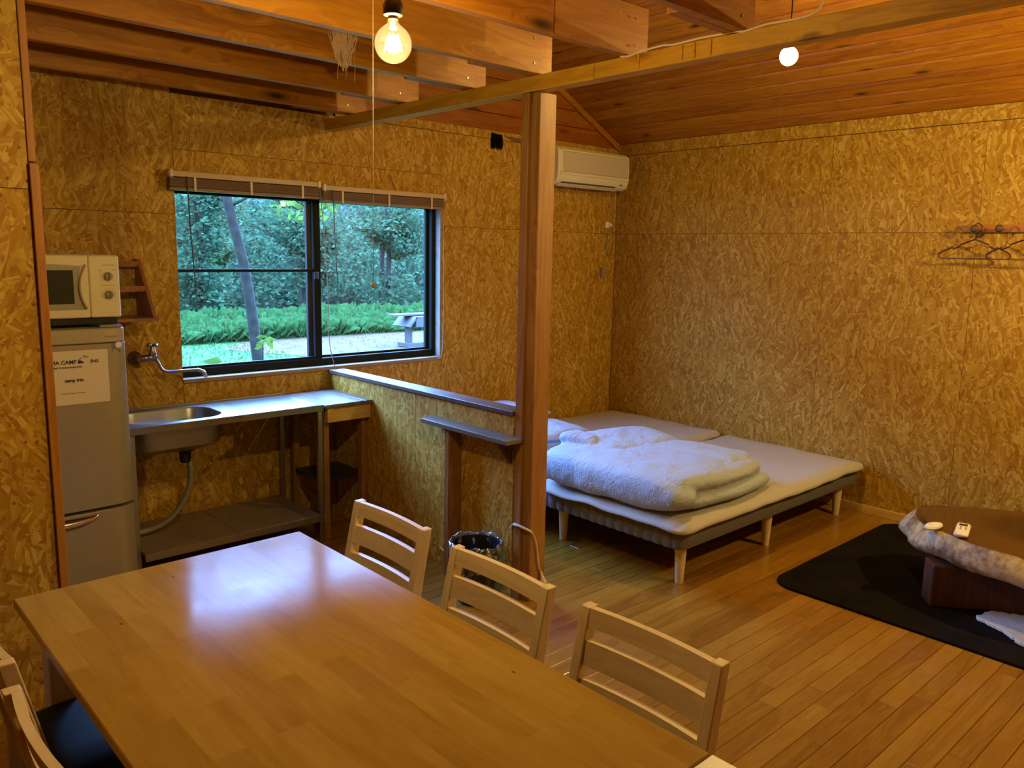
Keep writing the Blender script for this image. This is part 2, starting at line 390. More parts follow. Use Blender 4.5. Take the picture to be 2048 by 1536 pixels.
# gable boards above
gx = lambda z: RX-(z-EAVE)/SL
gl = lambda z: LX+(z-EAVE)/SL
z = 2.492; k = 0
while z < 4.1:
    z1 = z+.118
    x1a, x1b = min(RX, gx(z)), min(RX, gx(z1)); x0a, x0b = max(LX, gl(z)), max(LX, gl(z1))
    y0 = WY+.004
    mb = MB().prism([(x0a, z+.001), (x1a, z+.001), (x1b, z1-.003), (x0b, z1-.003)], y0, y0+.02, 'y')
    obj('gable_board', mb, GABLE, far, bevel=.002)
    z = z1
obj('gable_core', MB().prism([(LX-.1, 2.4), (RX+.1, 2.4), (RX+.1, 2.5), (1.9, 4.25), (LX-.1, 2.5)], WY+.025, WY+.09, 'y'), DKWOOD, far)
# right wall
wr = struct('wall_right')
ys = [WY, 3.50, 2.59, 1.68, .77, -.14, -1.05, NY]
rects = []
for a, b_ in zip(ys[1:], ys[:-1]): rects += [(a, b_, 0, ZS), (a, b_, ZS, 2.44)]
panels(wr, 'y', RX, .012, rects, OSB_Y)
obj('top_board', MB().box((RX-.010, NY, 2.442), (RX+.012, WY-.001, 2.528), .001), OSB_Y, wr)
obj('wall_core', MB().box((RX+.0125, NY-.1, -.05), (RX+.12, WY+.12, 2.56)), DKWOOD, wr)
b1 = struct('baseboard_right'); obj('skirting', MB().box((RX-.012, NY, 0), (RX-.0003, WY-.014, .055), .002), STRIPY, b1)
b1 = struct('baseboard_far'); obj('skirting', MB().box((2.62, WY-.012, 0), (RX-.014, WY-.0003, .055), .002), STRIPX, b1)
# kitchen side wall and the partition in front of it
wl = struct('wall_left')
panels(wl, 'y', KX-.012, .012, [(2.99, 3.9, 0, ZS), (3.9, WY, 0, ZS), (2.99, 3.9, ZS, 2.62), (3.9, WY, ZS, 2.62)], OSB_Y)
obj('wall_core', MB().box((KX-.10, 2.99, -.05), (KX-.0125, WY+.02, 2.62)), DKWOOD, wl)
PY = 2.95
wp = struct('wall_divider')
panels(wp, 'x', PY, .012, [(LX, -.30, 0, ZS), (-.30, .645, 0, ZS), (LX, -.30, ZS, 4.1), (-.30, .645, ZS, 4.1)], OSB_X)
obj('wall_core', MB().box((LX-.05, PY+.0125, -.05), (.60, PY+.045, 4.1)), DKWOOD, wp)
t1 = struct('trim_1'); obj('corner_strip', MB().box((.6455, PY-.004, 1.905), (.668, PY+.045, 4.1), .002), STRIP, t1)
t2 = struct('trim_2'); obj('door_jamb_board', MB().box((.6455, PY-.012, 0), (.6725, PY+.045, 1.90), .002), STRIP, t2)
# other walls of the room (behind and beside the camera)
wq = struct('wall_side')
panels(wq, 'y', LX-.012, .012, [(NY, .2, 0, ZS), (.2, PY, 0, ZS), (NY, .2, ZS, 2.6), (.2, PY, ZS, 2.6)], OSB_Y)
obj('wall_core', MB().box((LX-.1, NY-.1, -.05), (LX-.0125, WY+.1, 2.62)), DKWOOD, wq)
wn = struct('wall_near')
panels(wn, 'x', NY, -.012, [(a, b_, z0, z1) for a, b_ in ((LX, -.3), (-.3, .8), (.8, 1.9), (1.9, 3.0), (3.0, 4.1), (4.1, RX)) for z0, z1 in ((0, ZS), (ZS, 4.2))], OSB_X)
obj('wall_core', MB().box((LX-.1, NY-.1, -.05), (RX+.1, NY-.0125, 4.2)), DKWOOD, wn)

# ceiling: boards along y on both slopes
ceil = struct('ceiling')
L = math.hypot(1, SL); nx, nz = SL/L, 1/L      # outward normal of right slope (+x,+z)
bw = .112; n = int(((RX-1.905)*L)/bw)+1
def slope_pt(s): return (RX - s/L, EAVE + s*SL/L)
for i in range(n):
    s0, s1 = i*bw, (i+1)*bw-.0025
    (xa, za), (xb, zb) = slope_pt(s0), slope_pt(s1); (xm, zm) = slope_pt((s0+s1)/2); (xq, zq) = slope_pt(s0+.012); (xr, zr) = slope_pt(s1-.012)
    e = .0055; T = .02
    poly = [(xa+nx*e, za+nz*e), (xq, zq), (xm-nx*.0012, zm-nz*.0012), (xr, zr), (xb+nx*e, zb+nz*e), (xb+nx*T, zb+nz*T), (xa+nx*T, za+nz*T)]
    obj('ceiling_board', MB().prism(poly, NY, WY-.0002, 'y'), CEIL, ceil)
obj('roof_core', MB().prism([(RX+.15+nx*.03, EAVE-.15*SL+nz*.03), (1.9, 4.24), (1.9, 4.3), (RX+.15+nx*.09, EAVE-.15*SL+nz*.09)], NY-.1, WY+.1, 'y'), DKWOOD, ceil)
lb = MB()
for i in range(n):
    s0, s1 = i*bw, (i+1)*bw-.003
    xa, za = LX + s0/L, EAVE + s0*SL/L; xb, zb = LX + s1/L, EAVE + s1*SL/L
    lb.prism([(xa, za), (xb, zb), (xb-nx*.02, zb+nz*.02), (xa-nx*.02, za+nz*.02)], NY, WY-.0002, 'y')
o = obj('far_slope_boards', lb, CEIL, ceil); o['kind'] = 'stuff'
obj('roof_core', MB().prism([(LX-.15-nx*.03, EAVE-.15*SL+nz*.03), (1.9, 4.24), (1.9, 4.3), (LX-.15-nx*.09, EAVE-.15*SL+nz*.09)], NY-.1, WY+.1, 'y'), DKWOOD, ceil)
# rake trim between gable and slope
t3 = struct('trim_3')
(xa, za), (xb, zb) = (RX-.001, EAVE-.004), (1.95, EAVE+SL*(RX-.001-1.95)-.004)
obj('rake_strip', MB().prism([(xa, za), (xb, zb), (xb-nx*.045, zb-nz*.045), (xa-.0, za-.05)], WY-.022, WY+.0035, 'y'), BEAM_X, t3)

# header beam, joists, post
HXB = 2.53
hd = thing('header_beam', 'long wooden beam running from the window wall over the post to the upper right corner', 'beam', (HXB, 1.4, 2.345))
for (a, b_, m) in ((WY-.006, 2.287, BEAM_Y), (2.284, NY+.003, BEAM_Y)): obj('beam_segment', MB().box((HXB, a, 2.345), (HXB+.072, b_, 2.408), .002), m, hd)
for yy in (1.858, 1.804, 1.737, 2.057):
    obj('splice_cleat', MB().box((HXB-.006, yy-.004, 2.352), (HXB+.001, yy+.004, 2.404), .001), BEAM_Y, hd)
jl = [(4.10, 'ceiling joist closest to the window wall, the lowest in view'), (3.59, 'second ceiling joist from the window wall'), (3.045, 'third ceiling joist from the window wall, behind the dried grass bundle'),
      (2.60, 'fourth ceiling joist from the window wall, ending above the post'), (2.11, 'fifth ceiling joist, with a square cut end over the beam right of the post'), (1.60, 'dark ceiling joist nearest the camera at the top edge')]
for y, lab in jl:
    j = thing('ceiling_joist', lab, 'joist', (1.6, y, 2.41), group='ceiling joists over the kitchen')
    if y == 2.11:
        obj('joist_board', MB().box((KX+.002 if y > 2.96 else LX+.002, y, 2.4105), (2.12, y+.042, 2.60), .002), BEAM_X, j)
        obj('lap_board', MB().box((2.123, y+.004, 2.4105), (2.65, y+.042, 2.60), .002), BEAM_X, j)
    else:
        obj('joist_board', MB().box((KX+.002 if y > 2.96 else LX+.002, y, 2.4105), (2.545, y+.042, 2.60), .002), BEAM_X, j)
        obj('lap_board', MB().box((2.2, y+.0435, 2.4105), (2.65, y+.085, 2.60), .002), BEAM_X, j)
    for (dx, dz) in ((-.05, .02), (-.05, .12)):
        xx = 2.55 if y != 2.11 else 2.62
        obj('nail_head', MB().lathe([(.0001, -.003), (.005, -.003), (.005, 0)], (xx+dx, y, 2.43+dz), 8, 'y'), STEEL, j)
loft = struct('loft_floor', (1, 1, 2.6))
lf = 0
y = NY+.002
while y < WY-.01:
    y1 = min(y+.0905, WY-.003); x0_ = LX+.002 if y1 < PY else (.684 if y < PY+.05 else KX+.002)
    obj('loft_board', MB().box((x0_, y, 2.6015), (2.545, y1-.001, 2.618), .001), GABLE, loft); y += .0915
post = thing('post', 'square brown wooden post standing from floor to the long beam', 'post', (2.60, 2.66, 0))
pm = MB(); pm.box((2.553, 2.612, 0), (2.655, 2.712, 2.344), .003); obj('shaft', pm, POST, post)
obj('stud', MB().box((2.534, 2.665, 0), (2.552, 2.712, 2.344), .002), POST, post)
obj('metal_bracket', MB().box((2.549, 2.660, 2.30), (2.553, 2.675, 2.344)), STEEL, post)

# half wall between kitchen and beds
wh = struct('wall_half')
panels(wh, 'y', HXB, .012, [(2.715, 3.50, 0, .895), (3.50, WY, 0, .895)], OSB_Y)
panels(wh, 'y', HXB+.085, -.012, [(2.715, 3.50, 0, .895), (3.50, WY, 0, .895)], OSB_Y)
obj('wall_core', MB().box((HXB+.0125, 2.715, 0), (HXB+.0725, WY-.001, .893)), DKWOOD, wh)
obj('cap_board', MB().box((HXB-.012, 2.714, .897), (HXB+.095, WY-.001, .918), .002), plain('cap_paint', (.10, .07, .055), .4, noise_amt=.2), wh)
# narrow shelf with its upright
sh = thing('wall_shelf', 'narrow grey weathered shelf board on the half wall beside the post', 'shelf', (2.48, 3.0, .79))
obj('shelf_board', MB().prism([(2.428, 2.655), (2.5335, 2.655), (2.5335, 2.714), (2.5295, 2.716), (2.5295, 3.345), (2.428, 3.315)], .778, .800, 'z'), GREYWOOD, sh, bevel=.002)
obj('upright', MB().box((2.445, 3.10, 0), (2.529, 3.135, .777), .002), POST, sh)
obj('bracket', MB().prism([(2.50, .7775), (2.44, .7775), (2.529, .66), (2.529, .7775)][::-1], 2.72, 2.745, 'y'), DKWOOD, sh)

# ------------------------------------------------------------------ window 1
w1 = struct('window_1')
FY = WY+.055
def rectframe(mb, x0, x1, z0, z1, y0, y1, l, r, b, t):
    mb.box((x0, y0, z0), (x0+l, y1, z1)); mb.box((x1-r, y0, z0), (x1, y1, z1)); mb.box((x0+l, y0, z0), (x1-r, y1, z0+b)); mb.box((x0+l, y0, z1-t), (x1-r, y1, z1)); return mb
obj('outer_frame', rectframe(MB(), WX0+.002, WX1-.014, WZ0+.012, WZ1, FY, FY+.075, .012, .030, .045, .02), DARKF, w1, bevel=.002)
sashL = obj('sash', rectframe(MB(), WX0+.014, 2.520, WZ0+.057, WZ1-.02, FY+.008, FY+.030, .004, .045, .014, .02), DARKF, w1)
obj('glazing_bar', MB().box((WX0+.018, FY+.004, 1.514), (2.475, FY+.026, 1.531)), DARKF, w1)
obj('pane', MB().box((WX0+.017, FY+.017, WZ0+.07), (2.476, FY+.020, WZ1-.038)), GLASS, w1)
sashR = obj('sash', rectframe(MB(), 2.445, WX1-.044, WZ0+.057, WZ1-.02, FY+.038, FY+.06, .045, .022, .014, .02), DARKF, w1)
obj('pane', MB().box((2.489, FY+.048, WZ0+.07), (WX1-.065, FY+.051, WZ1-.038)), GLASS, w1)
obj('latch', MB().box((2.470, FY-.012, 1.47), (2.495, FY+.007, 1.515), .003), BLACKM, w1)
obj('reveal', MB().box((WX1-.0135, WY-.0005, WZ0), (WX1-.0005, FY+.07, WZ1)), plain('reveal_paint', (.24, .21, .16), .6, noise_amt=.15), w1)
obj('sill', MB().box((WX0-.003, WY-.010, WZ0-.012), (WX1-.014, FY-.001, WZ0+.0115), .002), plain('sill_board', (.30, .21, .13), .5, noise_amt=.15, nscale=8), w1)

# ------------------------------------------------------------------ outdoors
def soil(name, c0, c1, s=3):
    return plain(name, tuple((a+b)/2 for a, b in zip(c0, c1)), .95, spec=.05, noise_amt=.3, nscale=s)
GRASS = soil('lawn_grass', (0.012, 0.03456, 0.00816), (0.01584, 0.03984, 0.01056), 2); GRAVEL = plain('gravel_grit', (.034, .022, .011), .95, spec=.05, noise_amt=.3, nscale=5)
lawn = struct('lawn')
obj('turf', MB().box((-20, WY+.15, -.42), (45, 34, -.36)), GRASS, lawn)
obj('turf_front', MB().box((-20, -25, -.42), (45, NY-.15, -.36)), GRASS, lawn)
obj('gravel_path', MB().prism([(7.6, 13.4), (9.8, 12.9), (11.5, 12.4), (16, 13.5), (17, 16.0), (12.4, 16.7), (9.7, 17.3), (7.4, 16.6), (6.6, 15.6)], -.4, -.352), GRAVEL, lawn)
hill = struct('hillside')
HILLM = plain('wooded_hillside', (0.00588, 0.00987, 0.00525), .95, spec=.05, noise_amt=.8, nscale=.9)
hb = MB().grid(lambda u, v: (-12+50*u, 26+10*v+noise.noise(Vector((u*9, v*3, 0)))*.9, -.4+5.4*v**.8+noise.noise(Vector((u*14, v*5, 3)))*.8*v), 60, 12)
obj('slope_mesh', hb, HILLM, hill, smooth=True)
sky_blk = struct('added_sky_blocker')  # added ridge behind the trees: blocks low sky, tones the table reflection
obj('slope_mesh', MB().grid(lambda u, v: (-170+400*u, 75+60*v, -.5+58*v**.9+(noise.noise(Vector((u*9, v*2, 7)))*5+noise.noise(Vector((u*30, v*8, 2)))*1.5)*min(1, v*3)), 80, 16), plain('sky_blocker_tone', (.06, .068, .07), .95, spec=.02, noise_amt=.5, nscale=.15), sky_blk, smooth=True)
def leafmat(name, c, v=.35):
    m, nt, b = newmat(name); N = NT(nt)
    g = N.n('ShaderNodeNewGeometry'); nz = N.n('ShaderNodeTexNoise', i={'Vector': g.outputs['Position'], 'Scale': 6.0})
    isl = g.outputs['Random Per Island']
    f = N.math('ADD', N.math('MULTIPLY', isl, .7), N.math('MULTIPLY', nz.outputs[0], .4))
    col = N.ramp(f, [(.1, tuple(x*(1-v) for x in c)), (.9, tuple(min(1, x*(1+v)) for x in c))])
    d = N.n('ShaderNodeBsdfDiffuse', i={0: col}); t = N.n('ShaderNodeBsdfTranslucent', i={0: col})
    mx = N.n('ShaderNodeMixShader', i={0: .35, 1: d.outputs[0], 2: t.outputs[0]}); nt.links.new(mx.outputs[0], nt.nodes['Material Output'].inputs[0]); return m
LEAFA = leafmat('leaf_dark', (0.01968, 0.04224, 0.01968)); LEAFB = leafmat('leaf_mid', (0.02928, 0.05808, 0.02256)); LEAFC = leafmat('leaf_light', (0.04224, 0.0792, 0.01344)); LEAFG = leafmat('grass_tall', (.018, .050, .0135), .3)
BARK = plain('tree_bark', (0.006912, 0.007488, 0.004896), .9, spec=.1, noise_amt=.5, nscale=12, bump=.6, bscale=30)
def leaves(mb, c, rad, n, size, rnd, shell=.35):
    for _ in range(n):
        while True:
            p = Vector((rnd.uniform(-1, 1), rnd.uniform(-1, 1), rnd.uniform(-1, 1)))
            if shell < p.length < 1: break
        q = Vector((c[0]+p.x*rad[0], c[1]+p.y*rad[1], c[2]+p.z*rad[2]))
        q += Vector((noise.noise(q*1.3), noise.noise(q*1.3+Vector((9, 0, 0))), noise.noise(q*1.3+Vector((0, 9, 0)))))*.5*min(rad)
        a = Vector((rnd.gauss(0, 1), rnd.gauss(0, 1), rnd.gauss(0, .5))).normalized(); b_ = a.cross(Vector((rnd.gauss(0, 1), rnd.gauss(0, 1), rnd.gauss(0, 1)))).normalized()
        s = size*rnd.uniform(.6, 1.4)
        mb.add([q-a*s, q+b_*s*.5, q+a*s, q-b_*s*.5], [(0, 1, 2, 3)])
    return mb
tree_specs = [(5.4, 20.4, 4.0, 'A'), (8.1, 20.5, 4.0, 'A'), (9.9, 23.6, 4.8, 'B'), (10.9, 20.3, 3.9, 'A'), (12.7, 23.8, 5.0, 'B'), (13.7, 20.4, 4.3, 'A'), (15.6, 23.6, 4.9, 'A'), (16.6, 20.5, 4.2, 'B'), (19.4, 20.4, 4.8, 'A'), (7.1, 23.7, 4.8, 'B')]
tl = ['dark green bushy tree', 'tree']
pos = ['fourth from the left', 'just left of the leaning trunk', 'right behind the leaning trunk', 'behind the left window pane, low and dark', 'behind the meeting bars of the window', 'behind the right window pane, left half', 'behind the right window pane, right half', 'past the right edge of the window', 'far right of the row, out past the window', 'far left of the row, out past the window']
pos[0] = 'seen at the left edge of the window'
for i, (x, y, h, kd) in enumerate(tree_specs):
    rnd = random.Random(100+i)
    t = thing('forest_tree', ('leafy mid green tree beyond the lawn, ' if kd == 'B' else 'dense dark green tree beyond the lawn, ')+pos[i], 'tree', (x, y, -.36), group='trees beyond the lawn')
    mb = MB(); 
    for k in range(6): leaves(mb, (x+rnd.uniform(-.45, .45), y+rnd.uniform(-.35, .35), -.36+h*rnd.uniform(.16, .85)), (.78, .7, .6), 900, .072, rnd, .2)
    o = obj('crown', mb, LEAFB if kd == 'B' else LEAFA, t, fix=False); 
    obj('trunk', MB().tube([(x, y, -.4), (x+.1, y, h*.4), (x-.05, y, h*.75)], [.09, .07, .03], 8), BARK, t)
ug = MB(); rnd = random.Random(77)
for i in range(42000):
    x = rnd.uniform(4, 30); v = rnd.uniform(0, .70)**1.2; y = 25.4+9*v+rnd.uniform(-.5, .3); z = -.3+5.4*v**.8+rnd.uniform(-.2, .5)+.5*noise.noise(Vector((x*.9, y*.9, 4)))
    a = Vector((rnd.gauss(0, 1), rnd.gauss(0, .5), rnd.gauss(0, .6))).normalized(); b_ = a.cross(Vector((rnd.gauss(0, 1), rnd.gauss(0, 1), rnd.gauss(0, 1)))).normalized(); q = Vector((x, y, z)); sz = rnd.uniform(.05, .12)
    ug.add([q-a*sz, q+b_*sz*.5, q+a*sz, q-b_*sz*.5], [(0, 1, 2, 3)])
o = obj('undergrowth', ug, LEAFA, None, fix=False); tag(o, 'dark leafy undergrowth covering the slope behind the trees', 'undergrowth'); o['kind'] = 'stuff'
# tall grass bank
gb = MB(); rnd = random.Random(5)
for i in range(32000):
    x = rnd.uniform(3, 20); y = rnd.uniform(16.8, 18.9); hgt = rnd.uniform(.3, .62)*(1+.35*noise.noise(Vector((x*.8, y*.8, 0))))*(.62+(y-16.8)*.18)
    a = rnd.uniform(0, PI); dx, dy = math.cos(a)*.008, math.sin(a)*.008; lx, ly = rnd.gauss(0, .12), rnd.gauss(0, .12)
    gb.add([(x-dx, y-dy, -.36), (x+dx, y+dy, -.36), (x+lx+dx*.3, y+ly, -.36+hgt), (x+lx*1.6, y+ly*1.6, -.36+hgt*.9)], [(0, 1, 2, 3)])
o = obj('tall_grass', gb, LEAFG, None, fix=False); tag(o, 'bank of tall bright green grass between the lawn and the trees', 'grass'); o['kind'] = 'stuff'
lt = MB()
for i in range(9000):
    x = rnd.uniform(3.2, 13); y = rnd.uniform(6.5, 16.7)
    if 7.4 < x and 12.6 < y < 16.6 and rnd.random() < .93: continue
    hgt = rnd.uniform(.03, .09); a = rnd.uniform(0, PI); dx, dy = math.cos(a)*.012, math.sin(a)*.012
    lt.add([(x-dx, y-dy, -.36), (x+dx, y+dy, -.36), (x+rnd.gauss(0, .03), y+rnd.gauss(0, .03), -.36+hgt)], [(0, 1, 2)])
o = obj('lawn_grass', lt, LEAFG, None, fix=False); tag(o, 'short green lawn grass outside the window', 'grass'); o['kind'] = 'stuff'
# leaning tree near the window
lt_ = thing('leaning_tree', 'tree with a thin leaning grey trunk on the lawn outside the left window pane', 'tree', (4.27, 9, -.38))
obj('trunk', MB().tube([(4.32, 9, -.4), (4.22, 9, .35), (4.16, 9, .95), (4.08, 9, 1.5), (3.97, 9, 1.95), (3.90, 9, 2.3), (3.6, 9.1, 3.6), (3.0, 9.1, 6.3)], [.072, .066, .062, .058, .055, .054, .045, .03], 10), BARK, lt_, smooth=True)
obj('branch', MB().tube([(3.93, 9, 2.1), (4.15, 8.9, 2.24), (4.45, 8.8, 2.2), (4.75, 8.7, 2.05)], [.022, .016, .012, .005], 6), BARK, lt_, smooth=True)
rnd = random.Random(3); cr = MB()
leaves(cr, (2.7, 9.3, 7.0), (1.3, 1.2, 1.1), 1500, .08, rnd, .2); leaves(cr, (4.75, 8.7, 2.12), (.42, .3, .16), 90, .06, rnd, 0); leaves(cr, (5.1, 8.9, 2.35), (.5, .3, .2), 120, .06, rnd, 0)
obj('crown', cr, LEAFC, lt_, fix=False)
# small plants close to the window
def sprig(x, y, z, n, r, lab, size=.06, mat_=None):
    t = thing('leafy_sprig', lab, 'plant', (x, y, -.38)); rnd = random.Random(int(x*100))
    obj('stem', MB().tube([(x, y, -.38), (x+.02, y, z)], [.008, .004], 6), BARK, t)
    obj('foliage', leaves(MB(), (x, y, z), (r, r, r*.7), n, size, rnd, 0), mat_ or LEAFC, t, fix=False)
sprig(2.72, 5.75, .93, 12, .10, 'bright green sprig at the foot of the leaning trunk, behind the left pane', .05)
sprig(2.02, 5.9, 1.0, 10, .14, 'bright green leaves low at the left edge of the window', .05)
sprig(2.30, 5.6, .80, 10, .12, 'bright green leaves just above the window frame under the left pane', .05)
hb_ = thing('young_tree', 'young tree whose bright green leaves hang into the top right corner of the window', 'tree', (7.2, 8.1, -.38))
obj('trunk', MB().tube([(7.2, 8.1, -.4), (7.15, 8.1, 1.5), (7.0, 8.1, 3.0), (6.9, 8.1, 4.2)], [.05, .045, .035, .02], 8), BARK, hb_)
obj('branch', MB().tube([(7.0, 8.1, 3.0), (6.6, 8, 2.85), (6.15, 7.95, 2.35)], [.02, .012, .006], 6), BARK, hb_)
obj('foliage', leaves(leaves(MB(), (6.25, 8, 2.2), (.28, .2, .2), 40, .12, random.Random(9), 0), (6.6, 8, 3.0), (.5, .4, .5), 110, .12, random.Random(11), 0), LEAFC, hb_, fix=False)
# little shelter with a log across
lg = thing('garden_shelter', 'small grey wooden shelter with a plank on top, outside the right pane', 'shelter', (10.0, 14, -.36))
GW = plain('shelter_grey_wood', (0.00702, 0.00602, 0.003557), .8, noise_amt=.3)
obj('plank', MB().box((9.5, 13.85, .315), (11.1, 14.15, .35)), GW, lg)
obj('roof_panel', MB().prism([(9.74, .10), (9.93, .30), (9.96, .27), (9.79, .08)], 13.7, 14.3, 'y'), GW, lg)
obj('roof_panel', MB().box((9.93, 13.7, .085), (11.0, 14.2, .30)), GW, lg)
for x in (9.86, 10.9): obj('post', MB().box((x, 13.9, -.38), (x+.11, 14.02, .1)), GW, lg)
obj('lower_board', MB().box((9.8, 13.8, -.34), (11.0, 14.2, -.26)), GW, lg)

# ------------------------------------------------------------------ dining table, second table
def stave_mat(name):
    m, nt, b = newmat(name); N = NT(nt)
    p = N.n('ShaderNodeNewGeometry').outputs['Position']; s = N.n('ShaderNodeSeparateXYZ', i={0: p})
    wob = N.n('ShaderNodeTexNoise', i={'Vector': N.n('ShaderNodeVectorMath', operation='MULTIPLY', i={0: p, 1: (12, 1.6, 1)}).outputs[0], 'Scale': 1.0, 'Detail': 2})
    xs = s.outputs[0]
    v = N.n('ShaderNodeCombineXYZ', i={0: s.outputs[1], 1: xs, 2: 0.0}).outputs[0]
    br = N.n('ShaderNodeTexBrick', offset=.37, i={'Vector': v, 'Color1': (.0, .0, .0, 1), 'Color2': (1, 1, 1, 1), 'Mortar': (.3, .3, .3, 1), 'Scale': 1.0, 'Mortar Size': .0006, 'Bias': 0.0, 'Brick Width': .52, 'Row Height': .066})
    rv = N.n('ShaderNodeSeparateColor', i={0: br.outputs['Color']}).outputs[0]
    q = N.n('ShaderNodeVectorMath', operation='MULTIPLY', i={0: p, 1: (16, 2.2, 1)}).outputs[0]
    q = N.n('ShaderNodeVectorMath', operation='ADD', i={0: q, 1: N.n('ShaderNodeCombineXYZ', i={0: N.math('MULTIPLY', rv, 31.0), 1: N.math('MULTIPLY', rv, 17.0)}).outputs[0]}).outputs[0]
    nz = N.n('ShaderNodeTexNoise', i={'Vector': q, 'Scale': 1.0, 'Detail': 6, 'Roughness': .6, 'Distortion': .8})
    fi = N.n('ShaderNodeTexNoise', i={'Vector': N.n('ShaderNodeVectorMath', operation='MULTIPLY', i={0: p, 1: (240, 12, 1)}).outputs[0], 'Scale': 1.0, 'Detail': 3})
    val = N.math('ADD', N.math('MULTIPLY', nz.outputs[0], .6), N.math('ADD', N.math('MULTIPLY', rv, .17), N.math('MULTIPLY', fi.outputs[0], .18)))
    col = N.ramp(val, [(.12, (0.22, 0.1064, 0.0162)), (.42, (0.34, 0.2016, 0.0378)), (.66, (0.43, 0.28, 0.06075)), (.9, (0.52, 0.3696, 0.108))])
    # a few small dark marks
    kv = N.n('ShaderNodeTexVoronoi', voronoi_dimensions='2D', i={'Vector': N.n('ShaderNodeVectorMath', operation='MULTIPLY', i={0: p, 1: (5, 3, 1)}).outputs[0], 'Scale': 1.0})
    kc = N.n('ShaderNodeSeparateColor', i={0: kv.outputs['Color']})
    km = N.math('MULTIPLY', N.math('LESS_THAN', kv.outputs['Distance'], .018), N.math('GREATER_THAN', kc.outputs[0], .82))
    col = N.mix(N.math('MULTIPLY', km, .75), col, (.10, .035, .01))
    nt.links.new(col, b.inputs['Base Color'])
    rn = N.n('ShaderNodeTexNoise', i={'Vector': p, 'Scale': 9.0, 'Detail': 3})
    nt.links.new(N.n('ShaderNodeMapRange', i={0: rn.outputs[0], 1: .3, 2: .7, 3: .12, 4: .18}).outputs[0], b.inputs['Roughness'])
    b.inputs['Specular IOR Level'].default_value = .05
    return m
TX0, TX1, TY0, TY1, TZ = .411, 1.252, .772, 2.396, .71
TABLEM = stave_mat('table_staves')
tb = thing('dining_table', 'large rectangular brown wooden dining table with a glossy jointed-board top', 'table', ((TX0+TX1)/2, (TY0+TY1)/2, 0))
obj('tabletop', MB().box((TX0, TY0, TZ-.026), (TX1, TY1, TZ), .0025), TABLEM, tb)
for (x, y) in ((TX0+.045, TY1-.125), (TX1-.115, TY1-.125), (TX0+.045, TY0+.055), (TX1-.115, TY0+.055)):
    obj('leg', MB().prism([(x, y), (x+.07, y), (x+.07, y+.07), (x, y+.07)], .0, TZ-.027, 'z'), PALE, tb, bevel=.004)
apy = MB()
obj('apron', MB().box((TX0+.06, TY0+.13, TZ-.095), (TX0+.08, TY1-.13, TZ-.027)), BEAM_Y, tb)
obj('apron', MB().box((TX1-.08, TY0+.13, TZ-.095), (TX1-.06, TY1-.13, TZ-.027)), BEAM_Y, tb)
obj('apron', MB().box((TX0+.12, TY1-.10, TZ-.095), (TX1-.12, TY1-.08, TZ-.027)), BEAM_X, tb)
obj('apron', MB().box((TX0+.12, TY0+.08, TZ-.095), (TX1-.12, TY0+.10, TZ-.027)), BEAM_X, tb)
wt = thing('white_table', 'white topped table butted against the near end of the wooden dining table', 'table', ((TX0+TX1)/2, .3, 0))
obj('tabletop', MB().box((TX0, -.08, TZ-.022), (TX1, TY0-.004, TZ+.001), .003), plain('white_laminate', (.82, .81, .76), .35), wt)
for (x, y) in ((TX0+.04, TY0-.08), (TX1-.07, TY0-.08), (TX0+.04, -.04), (TX1-.07, -.04)):
    obj('leg', MB().box((x, y, 0), (x+.03, y+.03, TZ-.023), .002), STEELD, wt)

